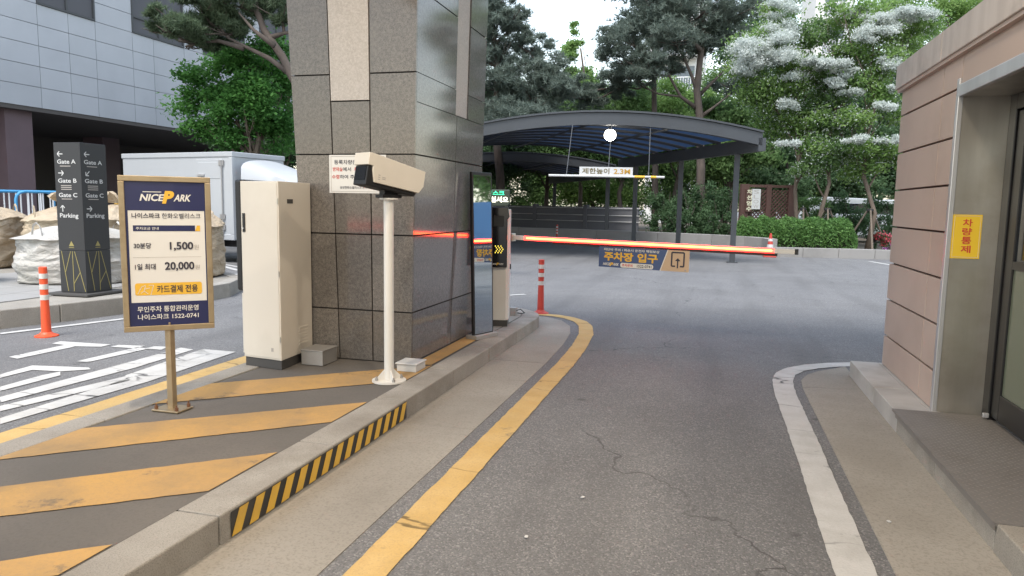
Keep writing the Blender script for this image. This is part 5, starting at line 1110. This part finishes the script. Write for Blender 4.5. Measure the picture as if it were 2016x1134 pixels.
# three staked fringe trees behind the hedge
BLM = ([(1500, 92, 50, 24, -.9), (1465, 135, 38, 16, -.6), (1545, 70, 40, 24, -.8), (1530, 120, 42, 20, -1), (1540, 20, 36, 20, -.5), (1480, 105, 36, 16, -1), (1560, 205, 30, 12, -1), (1570, 150, 26, 12, -1)], [(1640, 128, 34, 12, -.9), (1675, 182, 26, 14, -.8), (1630, 165, 26, 10, -.9), (1600, 120, 26, 12, -.8), (1660, 145, 26, 10, -.8), (1560, 285, 22, 8, -1.2), (1690, 40, 34, 18, -.3)], [(1720, 70, 36, 18, -.8), (1760, 40, 40, 14, -.6), (1740, 125, 30, 12, -.9), (1745, 210, 26, 9, -.9), (1690, 275, 24, 9, -.9), (1750, 280, 26, 9, -.9), (1800, 40, 36, 16, -.6), (1755, 175, 20, 8, -.8)])
for i, (u, dpt, top, cl, lab) in enumerate((
    (1580, 26.6, (1572, 150), [(1500, 95, 55, 24, 0), (1470, 140, 45, 20, .3), (1540, 60, 50, 24, .4), (1560, 120, 48, 22, -.4), (1510, 165, 55, 22, -.3), (1575, 190, 50, 24, 0), (1530, 220, 50, 22, .4), (1600, 240, 46, 20, -.4), (1555, 270, 46, 18, .3), (1600, 290, 40, 16, -.5), (1530, 10, 40, 20, 0)], 'white flowering fringe tree on stakes beside the brown lattice screen'),
    (1628, 26.0, (1640, 100), [(1640, 150, 46, 20, 0), (1670, 180, 40, 18, -.3), (1600, 130, 40, 18, .3), (1620, 210, 48, 20, .4), (1660, 240, 42, 16, 0), (1640, 300, 46, 14, -.2), (1600, 330, 40, 12, 0), (1680, 110, 40, 18, .4), (1610, 60, 40, 22, .5)], 'white flowering fringe tree on stakes at the middle of the hedge'),
    (1712, 25.4, (1725, 60), [(1720, 60, 50, 22, 0), (1760, 30, 50, 22, .3), (1690, 110, 42, 20, .3), (1750, 130, 44, 20, -.3), (1720, 180, 48, 20, 0), (1745, 225, 40, 18, .3), (1680, 230, 40, 16, -.3), (1720, 280, 50, 16, 0), (1690, 320, 42, 14, .2), (1760, 300, 36, 16, 0), (1800, 60, 50, 28, .4), (1660, 20, 40, 20, 0)], 'white flowering fringe tree on stakes beside the red azalea'))):
    b = gpt(u, dpt); tree('fringe_tree', lab, b, px(*top, depth=dpt), clpx(cl, dpt), 22000, .125, 'leaf_bright' if i != 1 else 'leaf_green', .085, 'bark', 21000, 'staked fringe trees', per=11, up=.7, bl=clpx(BLM[i], dpt))
    for k in range(3):
        a = rad(30+120*k); st_ = thing('tree_stake', 'slanted wooden stake propping the '+('fringe tree beside the lattice screen', 'fringe tree at the hedge middle', 'fringe tree beside the azalea')[i], 'stake', b+Vector((math.cos(a), math.sin(a), 0))*.85, 'tree stakes')
        mb = MB(); mb.tube([b+Vector((math.cos(a), math.sin(a), 0))*.85, b+Vector((math.cos(a)*.06, math.sin(a)*.06, 1.45))], [.035, .03], 8); obj('pole', mb, 'stake', st_)
        mb = MB(); mb.lathe([(.1, 0), (.11, .02), (.11, .07), (.1, .09)], tuple(b+UP*1.36), 12); obj('tie_wrap', mb, 'black_rubber', st_) if k == 0 else None
# wood behind: individual broadleaf trees
spec = [(960, 36, 'leaf_dark', 'dark broadleaf tree just behind the pillar edge and pine', [(950, 240, 60, 35, 0), (1000, 270, 60, 30, 0), (930, 310, 60, 30, 0), (980, 330, 55, 22, 0)]),
        (1070, 38, 'leaf_green', 'green broadleaf tree over the low end of the canopy', [(1050, 230, 60, 28, 0), (1100, 215, 60, 28, 0), (1130, 250, 50, 24, 0), (1080, 280, 60, 24, 0), (1040, 320, 55, 20, 0), (1100, 330, 50, 18, 0)]),
        (1140, 40, 'leaf_bright', 'thin light green tree top standing against the white sky', [(1140, 60, 16, 24, 0), (1135, 110, 26, 22, 0), (1150, 150, 36, 22, 0), (1130, 190, 45, 20, 0), (1165, 200, 40, 20, 0)]),
        (1215, 37, 'leaf_green', 'green broadleaf tree behind the crown of the canopy arch', [(1190, 205, 55, 24, 0), (1245, 195, 55, 26, 0), (1210, 245, 60, 22, 0), (1260, 250, 50, 22, 0), (1180, 300, 60, 20, 0), (1250, 310, 60, 20, 0)]),
        (1335, 38, 'leaf_bright', 'fresh green tree seen through the forked pine limbs', [(1330, 195, 45, 24, 0), (1300, 215, 42, 22, 0), (1345, 240, 48, 24, 0), (1400, 220, 42, 24, 0), (1310, 285, 60, 24, 0), (1370, 290, 50, 22, 0)]),
        (1440, 33, 'leaf_green', 'green tree behind the right end of the canopy', [(1440, 210, 50, 28, 0), (1480, 250, 50, 28, 0), (1420, 260, 45, 24, 0), (1460, 310, 55, 28, 0), (1510, 300, 45, 26, 0), (1400, 320, 50, 22, 0)]),
        (1545, 36, 'leaf_dark', 'dark green tree behind the lattice screen', [(1540, 230, 60, 34, 0), (1500, 310, 55, 30, 0), (1560, 320, 60, 34, 0), (1530, 370, 60, 24, 0), (1590, 260, 50, 30, 0)]),
        (1650, 37, 'leaf_dark', 'dark green tree between the middle and azalea stakes', [(1640, 260, 65, 36, 0), (1690, 290, 60, 34, 0), (1620, 340, 60, 28, 0), (1680, 360, 60, 26, 0), (1650, 190, 60, 36, 0)]),
        (1760, 36, 'leaf_dark', 'dark green tree beside the guard booth corner', [(1750, 240, 60, 36, 0), (1790, 300, 60, 36, 0), (1740, 330, 60, 30, 0), (1780, 370, 60, 26, 0), (1800, 180, 60, 40, 0)]),
        (1850, 42, 'leaf_bright', 'light green tree rising over the booth cornice', [(1800, 20, 70, 40, 0), (1860, -20, 80, 40, 0), (1780, 90, 60, 36, 0), (1740, 140, 60, 36, 0), (1900, 30, 60, 40, 0)]),
        (1480, 45, 'leaf_dark', 'tall dark tree far behind the canopy end', [(1480, 30, 60, 32, 0), (1520, 60, 50, 30, 0), (1460, 110, 55, 30, 0), (1500, 160, 60, 30, 0)])]
for i, (u, lab) in enumerate(((900, 'far wood tree hidden mostly by the granite pillar'), (985, 'far wood tree seen under the canopy beside the message sign'), (1075, 'far wood tree seen under the canopy left of the height sign'), (1165, 'far wood tree seen under the canopy below the height sign'), (1250, 'far wood tree behind the end of the ramp wall'),
                        (1340, 'far wood tree behind the tall dark shrub'), (1430, 'far wood tree behind the outer canopy posts'), (1520, 'far wood tree behind the lattice screen top'), (1610, 'far wood tree behind the van and middle stakes'), (1700, 'far wood tree behind the azalea stakes'), (1790, 'far wood tree meeting the booth corner'))):
    j = rnd.uniform(-12, 12); spec.append((u, 44+(i % 3)*1.5, ('leaf_green', 'leaf_dark', 'leaf_green', 'leaf_bright')[i % 4], lab, [(u-30+j, 185+(i % 3)*14, 50, 30, 0), (u+35, 215, 50, 30, 0), (u-20, 262, 58, 30, 0), (u+30, 300, 56, 28, 0), (u-25, 338, 54, 22, 0), (u+25, 372, 52, 20, 0), (u-20, 398, 44, 12, 0)]))
for u, dpt, mt, lab, cl in spec:
    b = gpt(u, dpt); cc_ = clpx([(a_, v, x, y, rnd.uniform(-1, 1)) for a_, v, x, y, _ in cl], dpt); tp_ = max(cc_, key=lambda q: q[2])
    tree('broadleaf_tree', lab, b, (tp_[0]*.6+b.x*.4, tp_[1]*.6+b.y*.4, tp_[2]*.9), cc_, 4200*len(cl), .17, mt, .14, 'bark_dark', per=5, group='trees of the wood behind')
# undergrowth shrubs behind the low wall
def shrub(label, u, v0, v1, hw_, dpt, mt, n, size=.1, group='undergrowth shrubs', cat='shrub', name='shrub', flower=None):
    p = px(u, v1, depth=dpt); zt_ = px(u, v0, depth=dpt).z; b = Vector((p.x, p.y, .1)); t = thing(name, label, cat, b, group); R_ = hw_/FPX*dpt; mb = MB()
    for _ in range(7): e = b+Vector((rnd.uniform(-.6, .6)*R_, rnd.uniform(-.6, .6)*R_, rnd.uniform(.5, .9)*zt_)); mb.tube([b, b.lerp(e, .5)+Vector((0, 0, .1)), e], [.025, .018, .006], 5)
    obj('stems', mb, 'bark_dark', t)
    cl = [(b.x+rnd.uniform(-.55, .55)*R_, b.y+rnd.uniform(-.4, .4)*R_, rnd.uniform(.25, .75)*zt_, R_*.5, zt_*.28) for _ in range(9)]; c, r = subclumps(cl, 12); idx = nrs.choice(len(c), n); cen = c[idx]+nrs.normal(size=(n, 3))*.55*r[idx][:, None]; cen[:, 2] = np.maximum(cen[:, 2], .05)
    leaf_mesh('foliage', cen, size, mt, t, nrs.uniform(0, .6, n)+nrs.uniform(0, .4, len(c))[idx])
    if flower:
        top = c[:, 2] > np.percentile(c[:, 2], 30); s_ = np.where(top)[0]; k = n//2; idx = nrs.choice(s_, k); cen = c[idx]+nrs.normal(size=(k, 3))*.6*r[idx][:, None]; cen[:, 2] = np.maximum(cen[:, 2], .1); leaf_mesh('blossom', cen, size*.9, flower, t, nrs.uniform(0, 1, k), .4, .8)
for u, v0, hw_, dpt, lab in ((1310, 370, 52, 30.5, 'dark shrub at the end of the panelled ramp wall'), (1365, 350, 50, 30, 'tall dark shrub behind the middle of the low wall'), (1420, 360, 48, 29, 'dark shrub behind the outer canopy post'), (1345, 400, 50, 29.2, 'low dark shrub filling the bed before the taller shrubs'), (1405, 405, 45, 28.2, 'low dark shrub near the hedge end of the low wall')):
    shrub(lab, u, v0, 450, hw_, dpt, 'leaf_dark', 5200)
for u, v0, hw_, dpt, lab, mt in ((1610, 385, 50, 29, 'loose green shrub before the pale van', 'leaf_green'), (1680, 375, 55, 29, 'loose green shrub hiding the pale van tail', 'leaf_dark'), (1750, 370, 55, 29, 'green shrub behind the azaleas', 'leaf_dark')):
    shrub(lab, u, v0, 440, hw_, dpt, mt, 4200)
shrub('red flowering azalea bush beside the guard booth wall', 1745, 455, 495, 24, 25.6, 'leaf_dark', 2200, .06, 'azaleas', 'shrub', 'azalea_bush', 'petal')
shrub('mauve flowering azalea low at the kerb below the red one', 1752, 478, 497, 15, 24.9, 'leaf_dark', 1100, .05, 'azaleas', 'shrub', 'azalea_bush', 'petal_mauve')
# clipped hedge
h0, h1 = px(1450, 495, depth=25.0), px(1698, 497, depth=24.4); h0.z = h1.z = .1; hd_ = (h1-h0).normalized(); hn = Vector((-hd_.y, hd_.x, 0)); hl_ = (h1-h0).length
hg = thing('clipped_hedge', 'low clipped green hedge running along the kerb behind the cone', 'hedge', (h0+h1)/2); hh = 1.0; hwid = 1.2; h0 = h0+hn*.25
mb = MB(); nS = 24; vs = []; fs = []
for i in range(nS+1):
    for k in range(9):
        a = math.pi*k/8; e = .82+.06*math.sin(i*1.7+k); f = i/nS; en = min(1, min(f, 1-f)*8+.5); c_ = h0+hd_*(hl_*f)+hn*(hwid/2); vs.append(c_+hn*(-math.cos(a)*hwid/2*e*en)+UP*(max(0, math.sin(a))**.5*hh*e*en))
for i in range(nS):
    for k in range(8): fs.append((i*9+k, i*9+k+1, (i+1)*9+k+1, (i+1)*9+k))
mb.add(vs, fs); obj('twig_core', mb, mat('twig', (.02, .025, .012), .9) and 'twig', hg)
n = 30000; f = nrs.uniform(0, 1, n); a = nrs.uniform(0, math.pi, n); en = np.minimum(1, np.minimum(f, 1-f)*8+.5)*(1+.05*np.sin(f*31)+.05*np.sin(f*67+a*3)+nrs.normal(size=n)*.05)
cen = np.array(h0)+np.outer(f*hl_, np.array(hd_))+np.array(hn)*hwid/2+np.outer(-np.cos(a)*hwid/2*en, np.array(hn)); cen[:, 2] = .1+np.maximum(0, np.sin(a))**.5*hh*en
leaf_mesh('foliage', cen, .075, 'hedge_leaf', hg, nrs.uniform(0, 1, n), .5)
# lattice screen with the lane signs
l0, l1 = px(1463, 430, depth=27.2), px(1556, 430, depth=27.6); l0.z = l1.z = .1; d = (l1-l0).normalized(); nn = d.cross(UP); LL = (l1-l0).length; zt_ = px(1470, 368, depth=27.2).z
ls = thing('lattice_screen', 'brown timber lattice screen behind the hedge carrying lane signs', 'screen', l0)
for s_ in (0, .5, 1): mb = MB(); mb.obox(l0+d*(LL*s_)+UP*(zt_/2), d*(.16 if s_ != .5 else .1), nn*.08, UP*(zt_/2)); obj('post', mb, 'wood_brown', ls, bevel=.01)
mb = MB(); mb.obox(l0+d*(LL/2)+UP*(zt_-.06), d*(LL/2-.02), nn*.05, UP*.05); obj('top_rail', mb, 'wood_brown', ls); mb = MB(); mb.obox(l0+d*(LL/2)+UP*.35, d*(LL/2-.02), nn*.05, UP*.05); obj('bottom_rail', mb, 'wood_brown', ls)
zlo, zhi = .38, zt_-.1; st_ = .155; k = -int((zhi-zlo)/st_)-1
while k*st_ < LL:
    for sg_ in (1, -1):
        x0 = k*st_; x1 = x0+(zhi-zlo); xa, xb = max(x0, .0), min(x1, LL)
        if xb-xa > .05:
            za, zb_ = zlo+(xa-x0), zlo+(xb-x0)
            if sg_ < 0: za, zb_ = zhi-(xa-x0), zhi-(xb-x0)
            P_, Q_ = l0+d*xa, l0+d*xb; P_.z = za; Q_.z = zb_; P_ += nn*.012*sg_; Q_ += nn*.012*sg_; dd_ = (Q_-P_).normalized(); u_ = dd_.cross(nn)*.022; o_ = nn*.01
            mb = MB(); mb.hexa([P_-u_-o_, Q_-u_-o_, Q_+u_-o_, P_+u_-o_, P_-u_+o_, Q_-u_+o_, Q_+u_+o_, P_+u_+o_]); obj('slat', mb, 'wood_brown', ls)
    k += 1
Pl = l0-nn*0+nn*.06
nn2 = nn if nn.dot(CAMP-l0) > 0 else -nn; Pl = l0+nn2*.14
a, b = pp(1481, 372, Pl, nn2), pp(1496, 412, Pl, nn2); Fw = Frame(a, d, UP, (b-a).dot(d), a.z-b.z)
t = thing('slow_sign', 'white vertical board lettered with a slow warning on the lattice screen', 'sign', Fw.p(.5, 1)); mb = MB(); mb.extr([Fw.p(0, 1), Fw.p(1, 1), Fw.p(1, 0), Fw.p(0, 0)], -Fw.n*.05); obj('board', mb, 'white', t)
for i, ch in enumerate('SLOW'): mb = MB(); Fw.text(mb, ch, .2, .05+.24*i, .8, .23+.24*i, .004, .0); obj('lettering', mb, 'print_grey', t)
a, b = pp(1470, 372, Pl, nn2), pp(1480, 417, Pl, nn2); Fw = Frame(a, d, UP, (b-a).dot(d), a.z-b.z)
t = thing('lane_sign', 'dark vertical board with pale lane keeping characters beside the white board', 'sign', Fw.p(.5, 1)); mb = MB(); mb.extr([Fw.p(0, 1), Fw.p(1, 1), Fw.p(1, 0), Fw.p(0, 0)], -Fw.n*.05); obj('board', mb, 'wood_brown', t)
for i, ch in enumerate('차선엄수'): mb = MB(); Fw.text(mb, ch, .08, .02+.25*i, .92, .22+.25*i, .004, .03); obj('lettering', mb, mat('cream_ink', (.6, .58, .42), .6) and 'cream_ink', t)
# pale van parked behind the shrubs
v0, v1 = px(1556, 440, depth=31.0), px(1800, 440, depth=31.0); v0.z = v1.z = .12; d = (v1-v0).normalized(); nn = Vector((-d.y, d.x, 0)); vl = (v1-v0).length
vn = thing('parked_van', 'pale grey parked van half hidden behind the staked trees', 'van', v0)
def VV(a, b, z): return v0+d*a+nn*b+UP*z
mb = MB(); mb.extr([VV(a, 0, z) for a, z in ((0, .3), (vl, .3), (vl, 1.1), (vl-.1, 1.2), (.95, 1.25), (.1, 1.0), (0, .8))], nn*1.8); obj('lower_body', mb, 'van_body', vn, bevel=.04)
mb = MB(); mb.extr([VV(a, .1, z) for a, z in ((.9, 1.2), (vl-.1, 1.2), (vl-.2, 1.85), (1.6, 1.95), (1.35, 1.9))], nn*1.6); ub = obj('cabin', mb, 'van_body', vn, bevel=.05)
for a0, a1 in ((1.3, 2.3), (2.4, 3.5), (3.6, vl-.35)): mb = MB(); mb.extr([VV(a0+.05, .085, 1.25), VV(a1, .085, 1.25), VV(a1-.03, .085, 1.68), VV(a0+.2 if a0 < 2 else a0+.03, .085, 1.68)], nn*.01); obj('side_window', mb, 'window_dark', ub)
for a in (.85, vl-.9):
    for b_ in (.1, 1.7): mb = MB(); c_ = VV(a, b_, .33); mb.tube([c_-nn*.1, c_+nn*.1], .33, 18); w_ = obj('wheel', mb, 'tyre', vn); mb = MB(); mb.tube([c_-nn*.11, c_-nn*.08], .2, 14); obj('rim', mb, 'galv', w_)
mb = MB(); mb.obox(VV(.04, .3, .75), d*.05, nn*.15, UP*.08); obj('headlight', mb, 'band_silver', vn)
# apartment block far behind
mat('tower_window', (.12, .14, .16), .15)  # glass colour lightened and greyed to stand in for distant haze
for lab, ax0, ax1, ay in (('pale apartment tower with white balcony railings glimpsed behind the forked pine', -6.0, -1.4, 66.0), ('pale apartment tower with white balcony railings glimpsed above the fringe trees', 7.6, 10.6, 68.0)):
    ap = thing('apartment_block', lab, 'building', ((ax0+ax1)/2, ay, 0), 'apartment towers')
    mb = MB(); mb.box((ax0, ay, .1), (ax1, ay+12, 36)); obj('wall', mb, 'apartment', ap)
    for j in range(9):
        x0 = ax0+.7; z0 = 2.5+j*3.0; x1 = ax1-.7
        mb = MB(); mb.box((x0, ay-.02, z0+.1), (x1, ay+.05, z0+2.2)); wn = obj('window', mb, 'tower_window', ap)
        mb = MB(); mb.box((x0-.2, ay-1.2, z0-.2), (x1+.2, ay-.021, z0)); bl_o = obj('balcony', mb, 'apartment', ap)
        mb = MB(); mb.box((x0-.2, ay-1.22, z0+1.05), (x1+.2, ay-1.16, z0+1.12))
        for k in range(18): xx = x0-.17+k*(x1-x0+.3)/17; mb.box((xx, ay-1.21, z0), (xx+.04, ay-1.17, z0+1.05))
        obj('railing', mb, 'rail_white', bl_o, kind='stuff')

for (x, y, mt, lab) in ((11.5, 15.5, 'leaf_green', 'street tree on the far side of the guard booth mirrored in the polished stone'), (14.5, 19.0, 'leaf_dark', 'dark street tree farther out beyond the guard booth'), (12.0, 11.5, 'leaf_green', 'street tree beside the drive beyond the guard booth door')):
    b = Vector((x, y, 0)); tree('street_tree', lab, b, b+UP*5.2, [(x+rnd.uniform(-1.4, 1.4), y+rnd.uniform(-1.4, 1.4), rnd.uniform(2.0, 6.5), 1.3, .9) for _ in range(10)], 9000, .17, mt, .14, group='street trees beyond the booth')
bb = thing('blue_banner_stand', 'blue banner on a stand mirrored in the standing mirror', 'banner', (4.7, 11.1, 0)); bnr = Vector((-.85, -.53, 0)); bdr = Vector((.53, -.85, 0)); c_ = Vector((4.7, 11.1, 1.3))
mb = MB(); mb.obox(c_, bdr*.7, bnr*.01, UP*.55); obj('cloth', mb, 'banner_blue', bb)
for s_ in (-1, 1): mb = MB(); mb.tube([c_+bdr*.72*s_-UP*1.3, c_+bdr*.72*s_+UP*.58], .02, 8); obj('pole', mb, 'galv', bb)
